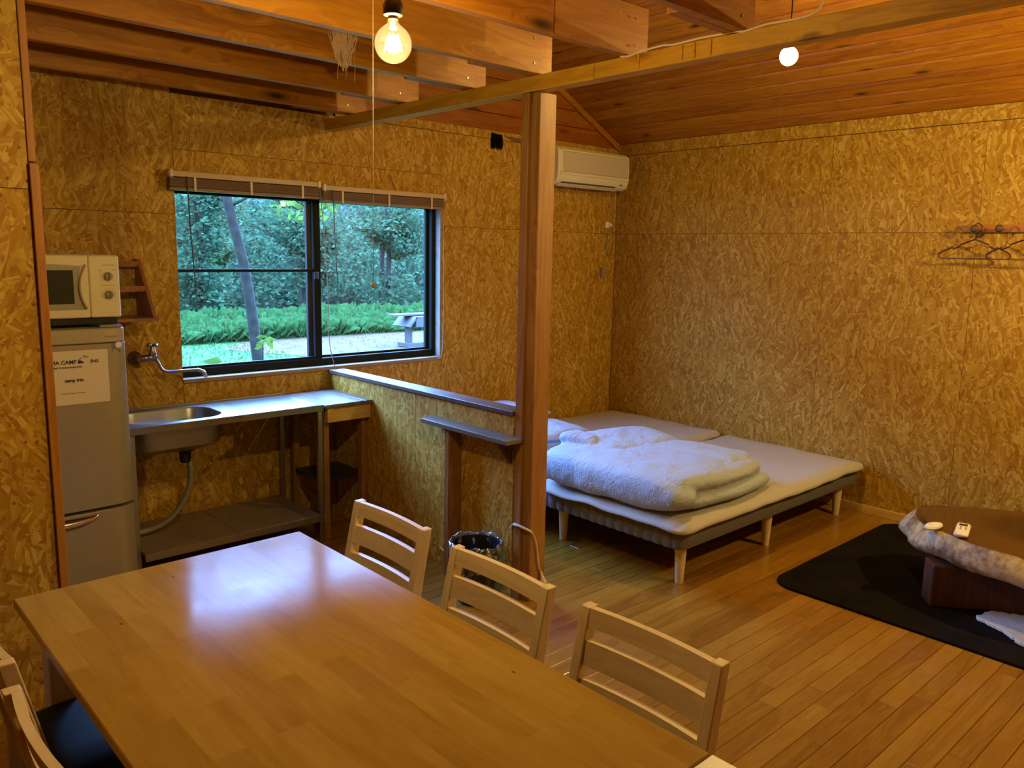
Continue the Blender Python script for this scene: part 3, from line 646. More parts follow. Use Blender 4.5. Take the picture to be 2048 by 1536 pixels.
# ------------------------------------------------------------------ chairs  (local: back at +x, seat towards -x)
def slat(y0, y1, z0, z1, xt, slope, bow, th, n=12):
    """horizontal slat bowed backwards in the middle, leaning with the back posts"""
    mb = MB(); vs = []
    for i in range(n+1):
        u = i/n; y = y0+(y1-y0)*u; b_ = bow*(1-(2*u-1)**2)
        for (dx, z) in ((0, z0), (th, z0), (th, z1), (0, z1)):
            vs.append((xt - (.77-z)*slope + b_ + dx, y, z))
    fs = [(0, 1, 2, 3), (n*4+3, n*4+2, n*4+1, n*4)]
    for i in range(n):
        for k in range(4): fs.append((i*4+k, i*4+(k+1) % 4, (i+1)*4+(k+1) % 4, (i+1)*4+k))
    return mb.add(vs, fs)
HW = .208
def make_chair(label, loc, rz):
    t = thing('dining_chair', label, 'chair', loc, rz, 'pale wooden chairs around the dining table')
    sl = .19; xt = .245
    for s in (-1, 1):
        ya, yb = sorted((s*HW, s*(HW-.030)))
        # rear leg and back post in one piece: kinked and tapered side profile
        prof = [(.185, 0), (.222, 0), (.205, .40), (.215, .46), (xt+.030, .77), (xt-.004, .77), (.172, .46), (.165, .40)]
        obj('rear_leg', MB().prism(prof, ya, yb, 'y'), PALE, t, world=False, bevel=.003)
        obj('front_leg', MB().prism([(-.205, 0), (-.175, 0), (-.168, .415), (-.21, .415)], ya, yb, 'y'), PALE, t, world=False, bevel=.003)
        obj('side_rail', MB().box((-.168, ya+.005, .355), (.168, yb-.005, .412)), PALE, t, world=False)
    obj('back_slat', slat(-HW+.030, HW-.030, .722, .769, xt-.002, sl, .012, .018), PALEY, t, smooth='auto', world=False)
    obj('back_slat', slat(-HW+.030, HW-.030, .626, .688, xt-.002, sl, .012, .018), PALEY, t, smooth='auto', world=False)
    obj('back_slat', slat(-HW+.030, HW-.030, .538, .592, xt-.002, sl, .012, .018), PALEY, t, smooth='auto', world=False)
    obj('front_rail', MB().box((-.198, -HW+.031, .355), (-.180, HW-.031, .412)), PALEY, t, world=False)
    obj('rear_rail', MB().box((.172, -HW+.031, .355), (.19, HW-.031, .412)), PALEY, t, world=False)
    def seat(u, v):
        a = 2*u-1; b_ = 2*v-1
        e = (max(0, 1-abs(a)**6)*max(0, 1-abs(b_)**6))**.35
        return (a*.195-.025, b_*(HW-.012 if True else 0), .4145+.034*e)
    mb = MB().grid(seat, 18, 18); mb.add([(-.22, -.196, .4135), (.17, -.196, .4135), (.17, .196, .4135), (-.22, .196, .4135)], [(0, 1, 2, 3)])
    obj('seat', mb, SEATM, t, smooth=True, world=False)
    return t
c0 = make_chair('pale wooden chair on the far side of the dining table, closest to the sink counter', (1.235, 2.205, 0), 0)
dup(c0, (1.215, 1.625, 0), 0, 'pale wooden chair at the middle of the table, in front of the bin')
dup(c0, (1.215, 1.090, 0), 0, 'pale wooden chair with the largest back in view, furthest from the bin')
dup(c0, (.560, 2.095, 0), PI, 'pale wooden chair at the left picture edge, further from the camera')
dup(c0, (.545, 1.575, 0), PI, 'pale wooden chair cut off by the lower left corner of the picture')

# ------------------------------------------------------------------ kitchen: fridge, microwave
fr = thing('fridge', 'grey two-door fridge with a lower freezer door, standing left of the sink', 'fridge', (.915, 4.1, 0))
FX0, FX1 = .663, 1.168
obj('body', MB().box((FX0, 3.858, .03), (FX1, 4.385, 1.275), .006), FRIDGE, fr)
def door(z0, z1, bulge=.012):
    mb = MB(); n = 14; prof = []
    for i in range(n+1):
        u = i/n; x = FX0+(FX1-FX0)*u; e = abs(2*u-1)
        prof.append((x, 3.80 + .03*e**8 - bulge*(1-e*e)*.4))
    poly = prof + [(FX1, 3.855), (FX0, 3.855)]
    return mb.prism(poly, z0, z1, 'z')
fd = obj('door', door(.488, 1.225), FRIDGE, fr, smooth='auto', bevel=.003)
fz = obj('freezer_door', door(.05, .474), FRIDGE, fr, smooth='auto', bevel=.003)
obj('top_cap', door(1.2275, 1.292, .014), FRIDGEL, fr, smooth='auto', bevel=.006)
obj('top_panel', MB().box((FX0, 3.856, 1.277), (FX1, 4.385, 1.292), .004), FRIDGEL, fr)
hl = MB()
hl.grid(lambda u, v: (.74+.27*u, 3.797-.020*math.sin(PI*v*.8)*(math.sin(PI*u)**.5), .462-.046*v*(math.sin(PI*u)**.5)-.001), 16, 8)
obj('freezer_handle', hl, CHROME, fr, smooth=True)
obj('hinge_cover', MB().prism([(FX1-.10, 3.83), (FX1-.01, 3.815), (FX1-.004, 3.87), (FX1-.07, 3.90)], 1.293, 1.303, 'z'), GREYP, fr, bevel=.002)
for x in (FX0+.03, FX1-.06): obj('foot', MB().box((x, 3.88, 0), (x+.03, 3.91, .0295)), BLACKM, fr)
obj('door_seam_label', MB().box((1.075, 3.7965, 1.252), (1.125, 3.7995, 1.258)), GREYP, fr)

# notice on the fridge door
INK = plain('print_ink', (.02, .018, .018), .6)
nt_ = thing('notice_sheet', 'white printed notice sheet taped to the upper fridge door', 'notice', (.945, 3.792, 1.085))
obj('sheet', MB().box((.795, 3.7915, .969), (1.083, 3.7925, 1.202)), plain('paper', (.72, .66, .60), .7), nt_)
def text(s, x, z, size, y, m, parent, name='lettering', align='LEFT', bold=.0, extr=.0003, rot=0):
    cu = bpy.data.curves.new(name, 'FONT'); cu.body = s; cu.size = size; cu.align_x = align; cu.extrude = extr; cu.offset = bold; cu.resolution_u = 3
    tmp = bpy.data.objects.new('tmp', cu); link(tmp); bpy.context.view_layer.update()
    me = bpy.data.meshes.new_from_object(tmp.evaluated_get(bpy.context.evaluated_depsgraph_get()))
    bpy.data.objects.remove(tmp); 
    o = link(bpy.data.objects.new(name, me)); me.materials.clear(); me.materials.append(m)
    R = Matrix.Rotation(PI/2, 4, 'X') @ Matrix.Rotation(rot, 4, 'Z')
    me.transform(parent_matrix(parent).inverted() @ Matrix.Translation((x, y, z)) @ R); o.parent = parent; return o
YP = 3.7908
text('PIA CAMP I', .858, 1.146, .0225, YP, INK, nt_, bold=.0006)
text('SNS', 1.011, 1.146, .019, YP, INK, nt_, bold=.0006)
text('and 12 times book cool', .866, 1.128, .0115, YP, INK, nt_, bold=.0003)
text('camp irie', .905, 1.068, .0200, YP, INK, nt_, bold=.0006)
text('You Next Place in outdoor', .886, 1.016, .0090, YP, plain('grey_ink', (.18, .14, .12), .6), nt_)
text('Rii:', .985, 1.168, .017, YP, INK, nt_, rot=.08)
lg_ = MB(); lg_.box((.961, YP-.0003, 1.146), (.985, YP, 1.153)); lg_.box((.964, YP-.0003, 1.153), (.978, YP, 1.158)); lg_.tube([(.964, YP, 1.156), (.972, YP, 1.166), (.979, YP, 1.170)], .0012, 5)
obj('emblem', lg_, INK, nt_)
mh = thing('magnet_hook', 'round white magnetic hook at the top right of the fridge door', 'hook', (1.128, 3.79, 1.215))
obj('disc', MB().lathe([(.0001, 0), (.013, 0), (.0145, .003), (.0145, .012), (.0001, .012)], (1.128, 3.7845, 1.216), 20, 'y'), WHITEP, mh, smooth='auto')
obj('hook', MB().tube([(1.128, 3.784, 1.205), (1.128, 3.780, 1.192), (1.128, 3.774, 1.186), (1.128, 3.768, 1.190), (1.128, 3.766, 1.197)], .002, 6), STEEL, mh)

# microwave
mw = thing('microwave', 'cream microwave oven with two grey dials standing on top of the fridge', 'microwave', (.93, 4.0, 1.30))
MX0, MX1, MZ0, MZ1, MY = .690, 1.166, 1.334, 1.607, 3.85
obj('housing', MB().box((MX0, MY+.012, MZ0), (MX1, MY+.34, MZ1), .008), CREAM, mw)
SP = 1.041
obj('door', MB().box((MX0, MY-.008, MZ0+.002), (SP-.0008, MY+.011, MZ1-.001), .005), CREAM, mw)
obj('control_panel', MB().box((SP+.0008, MY-.008, MZ0+.002), (MX1, MY+.011, MZ1-.001), .005), CREAM, mw)
# window surround with bowed right edge, dark screen
def bow(z, x): t = (z-1.372)/(1.566-1.372); return x - .018*(1-(2*t-1)**2)
pl = [(MX0+.03, 1.372)] + [(bow(1.372+(.194)*k/10, 1.022-.010*k/10+.0), 1.372+.194*k/10-(.006 if k == 10 else 0)) for k in range(11)] + [(MX0+.03, 1.58)]
obj('door_window_surround', MB().prism(pl, MY-.0095, MY-.0078, 'y'), plain('mw_grey', (.34, .33, .28), .4), mw)
obj('door_window', MB().box((MX0+.05, MY-.0112, 1.398), (.978, MY-.0094, 1.542), .001), plain('mw_glass', (.02, .035, .035), .08, spec=.9), mw)
hp = []
for k in range(13):
    t = k/12; z = 1.376+.19*t; hp.append((1.024-.026*(1-(2*t-1)**2)+.004*t, MY-.018, z))
obj('door_handle', MB().tube(hp, .0045, 8), plain('mw_handle', (.42, .34, .24), .4), mw, smooth=True)
for (x, z) in ((1.118, 1.516), (1.118, 1.436)):
    k = obj('dial', MB().lathe([(.0001, -.022), (.014, -.022), (.0165, -.018), (.0185, 0), (.019, .001)], (x, MY-.008, z), 24, 'y'), plain('dial_grey', (.32, .27, .27), .35), mw, smooth='auto')
    obj('grip', MB().box((x-.0025, MY-.034, z-.014), (x+.0025, MY-.0295, z+.014), .001), plain('dial_dark', (.13, .11, .11), .4), k)
tk = MB()
for a in range(200, 500, 24):
    A = math.radians(a); tk.tube([(1.118+.024*math.cos(A), MY-.0083, 1.436+.024*math.sin(A)), (1.118+.03*math.cos(A), MY-.0083, 1.436+.03*math.sin(A))], .0006, 4)
obj('dial_marks', tk, INK, mw)
GI = plain('grey_print', (.25, .22, .18), .6)
for s, x, z, sz in (('MICROWAVE', 1.098, 1.562, .008), ('LOW', 1.078, 1.538, .007), ('HIGH', 1.136, 1.540, .007), ('TIMER (MIN)  DEFROST', 1.085, 1.474, .006)):
    text(s, x, z, sz, MY-.0083, GI, mw)
for (x, y) in ((MX0+.04, MY+.05), (MX1-.06, MY+.05), (MX0+.04, MY+.28), (MX1-.06, MY+.28)):
    obj('foot', MB().lathe([(.012, 0), (.014, .041)], (x, y, 1.2925), 12), BLACKM, mw)

obj('gap_shade_block', MB().box((MX0+.01, MY+.006, 1.306), (MX1-.012, MY+.33, 1.3335), .002), BLACKM, mw)  # black block added as the shade in the gap under the microwave

# small wooden wall rack behind the microwave
rk = thing('wall_rack', 'small slatted wooden wall rack with a slanted side beside the microwave', 'rack', (1.2, 4.38, 1.4))
obj('side_panel', MB().prism([(4.4055, 1.585), (4.365, 1.585), (4.16, 1.298), (4.4055, 1.298)], 1.412, 1.428, 'x'), wood('rack_wood', (.16, .06, .015), (.28, .11, .03), (.36, .16, .05), 'z', .5, coord='World'), rk)
RW = bpy.data.materials['rack_wood']
obj('side_panel', MB().prism([(4.4055, 1.585), (4.365, 1.585), (4.16, 1.298), (4.4055, 1.298)], .94, .956, 'x'), RW, rk)
obj('front_rail', MB().box((.956, 4.352, 1.545), (1.412, 4.364, 1.572)), RW, rk)
obj('front_rail', MB().box((.956, 4.262, 1.425), (1.412, 4.274, 1.452)), RW, rk)
obj('bottom_shelf', MB().box((.935, 4.152, 1.284), (1.434, 4.4055, 1.297)), RW, rk)

# ------------------------------------------------------------------ sink unit
sk = thing('sink_unit', 'stainless steel sink counter with a drainboard on slim metal legs under the window', 'sink', (1.72, 4.16, 0))
SX0, SX1, SY0, SY1, SZ = 1.195, 2.218, 3.935, 4.398, .80
BX0, BX1, BY0, BY1 = 1.23, 1.70, 3.985, 4.31
# top plate with a rounded basin hole: ring of quads
def rrect(x0, x1, y0, y1, r, n=8):
    pts = []
    for (cx, cy, a0) in ((x1-r, y1-r, 0), (x0+r, y1-r, 90), (x0+r, y0+r, 180), (x1-r, y0+r, 270)):
        for k in range(n+1):
            a = math.radians(a0+90*k/n); pts.append((cx+r*math.cos(a), cy+r*math.sin(a)))
    return pts
inner = rrect(BX0, BX1, BY0, BY1, .11)
def toward(px, py):
    cx, cy = (BX0+BX1)/2, (BY0+BY1)/2; dx, dy = px-cx, py-cy
    t = 1e9
    if dx > 0: t = min(t, (1.76-cx)/dx)
    if dx < 0: t = min(t, (SX0-cx)/dx)
    if dy > 0: t = min(t, (SY1-cy)/dy)
    if dy < 0: t = min(t, (SY0-cy)/dy)
    return (cx+dx*t, cy+dy*t)
vs = []; n_ = len(inner)
outer = [toward(*p) for p in inner]
for lvl, pts, z in ((0, outer, SZ), (1, inner, SZ), (2, rrect(BX0+.006, BX1-.006, BY0+.006, BY1-.006, .105), SZ-.010), (3, rrect(BX0+.02, BX1-.02, BY0+.02, BY1-.02, .10), SZ-.13), (4, rrect(BX0+.06, BX1-.06, BY0+.06, BY1-.06, .08), SZ-.155)):
    vs += [(p[0], p[1], z) for p in pts]
fs = [(l*n_+k, l*n_+(k+1) % n_, (l+1)*n_+(k+1) % n_, (l+1)*n_+k) for l in range(4) for k in range(n_)] + [list(range(4*n_, 5*n_))]
top = MB().add(vs, fs)
for (cx, cy) in ((SX0, SY0), (1.76, SY0), (1.76, SY1), (SX0, SY1)):    # corner fillers
    near = sorted(range(n_), key=lambda i: (outer[i][0]-cx)**2+(outer[i][1]-cy)**2)
    for i in range(n_):
        a, b_ = outer[i], outer[(i+1) % n_]
        if (abs(a[0]-cx) < 1e-6) != (abs(b_[0]-cx) < 1e-6) and (abs(a[1]-cy) < 1e-6 or abs(b_[1]-cy) < 1e-6) and abs((a[0]+b_[0])/2-cx) < .25 and abs((a[1]+b_[1])/2-cy) < .25:
            top.add([(a[0], a[1], SZ), (b_[0], b_[1], SZ), (cx, cy, SZ)], [(0, 1, 2)])
obj('basin', top, STEEL, sk, smooth='auto')
dr = MB(); 
def drain_z(x, y):
    e = min(1, min(x-1.79, 2.195-x, y-3.965, 4.34-y)/.02); return SZ-.004*max(0, min(1, e))
dr.grid(lambda u, v: (1.76+(SX1-1.76)*u, SY0+(SY1-SY0)*v, drain_z(1.76+(SX1-1.76)*u, SY0+(SY1-SY0)*v)), 60, 60)
obj('drainboard', dr, STEEL, sk, smooth=True)
obj('front_edge', MB().box((SX0, SY0-.003, SZ-.034), (SX1, SY0-.0005, SZ+.0005), .0008), STEEL, sk)
obj('back_splash', MB().box((SX0, SY1-.002, SZ-.03), (SX1, SY1+.0065, SZ+.007), .002), STEELD, sk)
obj('basin_underside', MB().add([(p[0], p[1], z) for z, g_ in ((SZ-.036, -.004), (SZ-.14, .012), (SZ-.17, .06)) for p in rrect(BX0+g_, BX1-g_, BY0+g_, BY1-g_, .1)],
    [(l*n_+k, l*n_+(k+1) % n_, (l+1)*n_+(k+1) % n_, (l+1)*n_+k) for l in range(2) for k in range(n_)] + [list(range(2*n_, 3*n_))[::-1]]), STEELD, sk, smooth='auto')
for (x, y) in ((SX0+.002, SY0+.005), (SX1-.030, SY0+.005), (SX0+.002, SY1-.035), (SX1-.045, SY1-.035)):
    obj('leg', MB().box((x, y, 0), (x+.026, y+.026, SZ-.036), .002), STEELD, sk)
ls = MB(); ls.box((SX0+.03, SY0-.045, .165), (1.70, SY1-.003, .185), .002); obj('lower_shelf', ls, plain('shelf_grey_sheet', (.22, .17, .12), .4, .2, noise_amt=.15), sk)
obj('lower_shelf', MB().box((1.702, SY0-.045, .165), (SX1-.046, SY1-.003, .185), .002), bpy.data.materials['shelf_grey_sheet'], sk)
obj('shelf_rail', MB().box((SX0+.028, SY0-.050, .150), (SX1-.03, SY0-.0455, .188), .001), STEELD, sk)
# drain fitting and corrugated hose
obj('drain_fitting', MB().lathe([(.050, .64), (.052, .61), (.030, .595), (.026, .545), (.018, .54)], (1.53, 4.15, 0), 20), BLACKM, sk, smooth='auto')
hpts = [(1.548, 4.15, .56), (1.556, 4.15, .50), (1.55, 4.15, .43), (1.53, 4.15, .37), (1.495, 4.15, .31), (1.45, 4.15, .262), (1.39, 4.15, .228), (1.32, 4.15, .215), (1.24, 4.15, .213)]
def smoothpath(pts, n):
    pts = [Vector(p) for p in pts]; out = []
    for i in range(len(pts)-1):
        p0, p1, p2, p3 = pts[max(i-1, 0)], pts[i], pts[i+1], pts[min(i+2, len(pts)-1)]
        for k in range(n):
            t = k/n; out.append(.5*((2*p1)+(-p0+p2)*t+(2*p0-5*p1+4*p2-p3)*t*t+(-p0+3*p1-3*p2+p3)*t**3))
    return out+[pts[-1]]
hs = smoothpath(hpts, 16)
obj('drain_hose', MB().tube(hs, [.0145+.0022*math.sin(i*PI/1.5) for i in range(len(hs))], 12), plain('hose_grey', (0.231, 0.209, 0.165), .5), sk, smooth=True)
# wooden extension between sink unit and half wall
we = thing('wooden_side_table', 'wooden slat-topped side table filling the gap between the sink counter and the half wall', 'table', (2.37, 4.16, 0))
xs = [2.222, 2.262, 2.338, 2.412, 2.478, 2.5285]
for a, b_ in zip(xs[:-1], xs[1:]): obj('top_board', MB().box((a+.0015, 3.915, .779), (b_-.0015, 4.392, .799), .002), GREYWOOD, we)
obj('apron', MB().box((2.245, 3.934, .693), (2.527, 3.972, .7775), .002), STRIPX, we)
for (x, y) in ((2.24, 3.975), (2.488, 3.975), (2.24, 4.33), (2.488, 4.33)):
    obj('leg', MB().box((x, y, 0), (x+.036, y+.045, .778), .002), POST, we)
obj('lower_shelf', MB().box((2.245, 4.022, .33), (2.524, 4.325, .35)), BLACKM, we)
# tap on the wall
tp = thing('water_tap', 'chrome wall tap with a swan spout between the fridge and the window', 'tap', (1.45, 4.3, 1.05))
BR = plain('tap_metal', (.30, .24, .20), .28, .95)
obj('wall_flange', MB().lathe([(.034, 0), (.034, -.016), (.022, -.026), (.016, -.09)], (1.385, 4.402, 1.075), 16, 'y'), DKWOOD, tp, smooth='auto')
obj('body', MB().tube([(1.385, 4.33, 1.075), (1.42, 4.325, 1.078), (1.47, 4.32, 1.08)], .018, 12), BR, tp, smooth=True)
obj('valve', MB().lathe([(.017, -.005), (.020, .012), (.015, .03), (.010, .05)], (1.452, 4.32, 1.088), 14), BR, tp, smooth='auto')
for a in range(4):
    A = a*PI/2+.4; obj('handle_spoke', MB().tube([(1.452, 4.32, 1.142), (1.452+.03*math.cos(A), 4.32+.03*math.sin(A), 1.144)], [.007, .009], 8), BR, tp, smooth=True)
obj('spout', MB().tube(smoothpath([(1.462, 4.318, 1.075), (1.478, 4.315, 1.045), (1.492, 4.31, 1.015), (1.52, 4.305, 1.000), (1.60, 4.30, 1.000), (1.67, 4.295, .998), (1.70, 4.29, .985), (1.715, 4.288, .962)], 6), .0085, 10), BR, tp, smooth=True)
obj('spout_tip', MB().tube([(1.668, 4.295, 1.0), (1.70, 4.29, .988), (1.716, 4.288, .958)], .011, 10), CHROME, tp, smooth=True)

# ------------------------------------------------------------------ blinds
BLM = wood('blind_slats', (.20, .10, .045), (.30, .17, .08), (.38, .23, .12), 'x', .5, coord='World'); BRK = plain('bracket_plastic', (.62, .50, .36), .4)
RAIL = wood('blind_rail', (.42, .29, .16), (.50, .36, .21), (.56, .42, .26), 'x', .45, coord='World')
def blind(x0, x1, z, lab, wandx, wandl, n=8):
    t = thing('window_blind', lab, 'blind', ((x0+x1)/2, WY-.03, z), group='raised wooden blinds over the window')
    obj('head_rail', MB().box((x0, WY-.062, z), (x1, WY-.006, z+.030), .003), RAIL, t)
    for i in range(n):
        zz = z-.006-i*.0058; obj('slat', MB().box((x0+.006, WY-.060, zz-.0035), (x1-.006, WY-.012, zz), .001), BLM, t)
    zz = z-.006-n*.0058; obj('bottom_rail', MB().box((x0+.004, WY-.060, zz-.016), (x1-.004, WY-.012, zz-.001), .003), BLM, t)
    for x in (x0+.006, x1-.026): obj('bracket', MB().box((x, WY-.066, z-.004), (x+.018, WY-.001, z+.036), .002), BRK, t)
    m = 3
    for k in range(m):
        x = x0+.13+(x1-x0-.26)*k/(m-1); obj('ladder_tape', MB().box((x, WY-.0635, zz-.018), (x+.012, WY-.0605, z+.001)), BRK, t)
    obj('tilt_wand', MB().tube([(wandx, WY-.066, z+.004), (wandx+.004, WY-.07, z-.25), (wandx+.022, WY-.068, z-wandl)], .0035, 6), plain('wand_dark', (.06, .07, .05), .4), t)
    return t
blind(1.585, 2.468, 2.010, 'left raised wooden venetian blind above the window, bunched up under its rail', 1.678, .60)
blind(2.472, 3.398, 1.996, 'right raised wooden venetian blind above the window, bunched up under its rail', 2.54, .62)
COR = plain('cord_white', (.26, .20, .13), .6); CORD_D = plain('cord_dull', (.07, .05, .03), .7)
for nm, lab, pts in (('pull_cord', 'thin pale blind cord hanging at the middle of the window', [(2.455, 4.34, 1.99), (2.49, 4.34, 1.5), (2.50, 4.345, 1.1), (2.545, 4.35, .92)]),
                     ('pull_cord', 'thin pale blind cord hanging at the right window frame', [(3.37, 4.345, 1.98), (3.375, 4.345, 1.5), (3.372, 4.35, 1.0), (3.34, 4.36, .93)])):
    o = obj(nm, MB().tube(smoothpath(pts, 5), .0022, 6), COR); tag(o, lab, 'cord')

# ------------------------------------------------------------------ beds
def bed(x0, x1, y0, y1, lab, yshift=0):
    t = thing('bed', lab, 'bed', ((x0+x1)/2, (y0+y1)/2, 0), group='low grey beds in the corner')
    mb = MB(); N_ = 240; M_ = 8
    # rounded upholstered base with quilted channels on the end facing the kitchen
    per = rrect(x0, x1, y0, y1, .05, 6); pts = []
    for i in range(len(per)):
        a = Vector(per[i]); b_ = Vector(per[(i+1) % len(per)]); k = max(1, int((b_-a).length/.006))
        for j in range(k): pts.append(a+(b_-a)*j/k)
    cx, cy = (x0+x1)/2, (y0+y1)/2; vs = []; fs = []; n = len(pts)
    lv = [(.203, .02), (.208, .006), (.225, 0), (.26, 0), (.30, 0), (.318, .006), (.322, .02)]
    for z, ins in lv:
        for p in pts:
            d = Vector((0, 0)); q = p.copy()
            q.x += -ins*(1 if p.x > cx else -1) if abs(p.x-cx) > (x1-x0)/2-.052 else 0
            q.y += -ins*(1 if p.y > cy else -1) if abs(p.y-cy) > (y1-y0)/2-.052 else 0
            if p.x < x0+.03 and .206 < z < .316: q.x -= .012*abs(math.sin(PI*(p.y-y0)/.062))**.5
            vs.append((q.x, q.y, z))
    for l in range(len(lv)-1):
        for k in range(n): fs.append((l*n+k, l*n+(k+1) % n, (l+1)*n+(k+1) % n, (l+1)*n+k))
    fs += [list(range(n))[::-1], list(range((len(lv)-1)*n, len(lv)*n))]
    obj('base', MB().add(vs, fs), BEDGREY, t, smooth='auto')
    for x in (x0+.095, (x0+x1)/2-.04, x1-.14):
        for y in (y0+.075, y1-.085):
            obj('leg', MB().lathe([(.0001, 0), (.021, 0), (.032, .2025), (.0001, .2025)], (x, y, 0), 20), PALE, t, smooth='auto')
    return t
bed(3.215, 5.165, 2.212, 3.195, 'low grey upholstered bed base on pale wooden legs, nearer to the camera')
bed(3.215, 5.165, 3.26, 4.24, 'low grey upholstered bed base standing along the window wall behind the other')
def pad(x0, x1, y0, y1, z, T, r, drop, seed, lab, name='mattress_pad'):
    """thin pad with rounded corners whose edge sags over the base"""
    nu = nv = 90; cx, cy = (x0+x1)/2, (y0+y1)/2; hx, hy = (x1-x0)/2, (y1-y0)/2
    def outline(a, b_):
        # map square to rounded rectangle
        X, Y = a*hx, b_*hy
        ex, ey = abs(X)-(hx-r), abs(Y)-(hy-r)
        if ex > 0 and ey > 0:
            m_ = max(ex, ey); l = math.hypot(ex, ey); s = m_/l if l > 0 else 1
            X = math.copysign(hx-r+ex*s, X); Y = math.copysign(hy-r+ey*s, Y)
        return X, Y
    def f(side):
        def g(u, v):
            a, b_ = 2*u-1, 2*v-1; a = math.sin(a*PI/2)*.5+a*.5; b_ = math.sin(b_*PI/2)*.5+b_*.5
            X, Y = outline(a, b_); m_ = max(abs(a)**1, abs(b_))
            d = min(hx-abs(X), hy-abs(Y))
            # distance to rounded border (approx)
            edge = max(0, min(1, (1-m_)*min(hx, hy)/.035))
            th = T*(1-(1-edge)**2)**.5
            w_ = noise.noise(Vector((X*2.2+seed, Y*2.2, seed)))*.008 + noise.noise(Vector((X*7+seed, Y*7, seed)))*.003
            sag = drop*max(0, 1-(1-m_)*min(hx, hy)/.10)**2*(1+.5*noise.noise(Vector((X*5, Y*5, seed))))
            zz = z + (T*.5) + (th*.5 if side else -th*.5) + (w_*edge if side else 0) - sag
            return (cx+X, cy+Y, zz)
        return g
    mb = MB().grid(f(1), nu, nv).grid(f(0), nu, nv)
    o = obj(name, mb, SHEET, None, smooth=True); tag(o, lab, 'mattress', 'white mattress pads on the beds'); return o
pad(3.150, 5.190, 2.165, 3.215, .330, .038, .10, .030, 1.0, 'white sheeted mattress pad on the nearer bed base, under the folded duvet')
pad(3.150, 5.190, 3.245, 4.33, .335, .045, .10, .022, 5.0, 'white sheeted mattress pad on the bed base by the window wall')

# folded duvets: rounded layers merged into one body
def softbox(mb, c, h, rot=(0, 0, 0), p=4, q=.5, n=28, seed=0, amp=.0, lift=None):
    R = Matrix.Rotation(rot[2], 3, 'Z') @ Matrix.Rotation(rot[1], 3, 'Y') @ Matrix.Rotation(rot[0], 3, 'X')
    def f(s):
        def g(u, v):
            a, b_ = math.sin((2*u-1)*PI/2), math.sin((2*v-1)*PI/2)
            k = 1-.10*(a*a*b_*b_)
            e = max(0, (1-abs(a)**p))**q*max(0, (1-abs(b_)**p))**q
            x, y, z = a*h[0]*k, b_*h[1]*k, s*h[2]*e
            if amp: z += s*amp*e*(noise.noise(Vector((x*5+seed, y*5, seed)))+.5*noise.noise(Vector((x*13+seed, y*13, seed))))
            if lift: z += lift(a, b_)
            w_ = R @ Vector((x, y, z)); return (w_.x+c[0], w_.y+c[1], w_.z+c[2])
        return g
    return mb.grid(f(1), n, n).grid(f(-1), n, n)
def duvet(mb, lab, vox=.011, name='duvet', group='folded white duvets', cat='duvet', disp=.011):
    o = obj(name, mb, DUVETM, None, smooth=True)
    m = o.modifiers.new('remesh', 'REMESH'); m.mode = 'VOXEL'; m.voxel_size = vox; m.use_smooth_shade = True
    s = o.modifiers.new('smooth', 'SMOOTH'); s.iterations = 4; s.factor = .5
    tx = bpy.data.textures.new('folds', 'CLOUDS'); tx.noise_scale = .11; tx.noise_depth = 2
    d = o.modifiers.new('folds', 'DISPLACE'); d.texture = tx; d.strength = disp; d.mid_level = .5
    tx2 = bpy.data.textures.new('creases', 'CLOUDS'); tx2.noise_scale = .035; tx2.noise_depth = 1
    d = o.modifiers.new('creases', 'DISPLACE'); d.texture = tx2; d.strength = disp*.32; d.mid_level = .5
    tag(o, lab, cat, group); return o
mb = MB()
softbox(mb, (3.665, 2.73, .424), (.475, .535, .053), (0, .01, 0), 9, .5, seed=2, amp=.010)
softbox(mb, (3.615, 2.72, .508), (.43, .515, .056), (.0, .035, .02), 9, .5, seed=4, amp=.012)
softbox(mb, (3.245, 2.72, .465), (.105, .525, .096), (0, 0, .02), 4, .5, seed=6, amp=.008)        # rounded fold facing the kitchen
softbox(mb, (3.72, 3.02, .560), (.34, .20, .030), (.05, .02, -.1), 4, .5, seed=8, amp=.012)
softbox(mb, (3.45, 3.12, .575), (.10, .12, .042), (.1, .1, .4), 3, .5, seed=9, amp=.012)
softbox(mb, (3.90, 2.58, .548), (.16, .26, .020), (0, .05, .15), 5, .5, seed=12, amp=.008)
duvet(mb, 'thick blue-white folded duvet on the front end of the nearer bed')
mb = MB()
softbox(mb, (3.64, 3.83, .430), (.42, .44, .052), (0, 0, 0), 5, .5, seed=22, amp=.014)
softbox(mb, (3.58, 3.80, .515), (.37, .40, .050), (0, .05, 0), 4, .5, seed=24, amp=.016)
softbox(mb, (3.70, 4.02, .580), (.24, .24, .040), (.05, .05, .2), 3, .5, seed=25, amp=.016)
duvet(mb, 'folded white duvet on the rear bed by the window wall, half hidden behind the post')

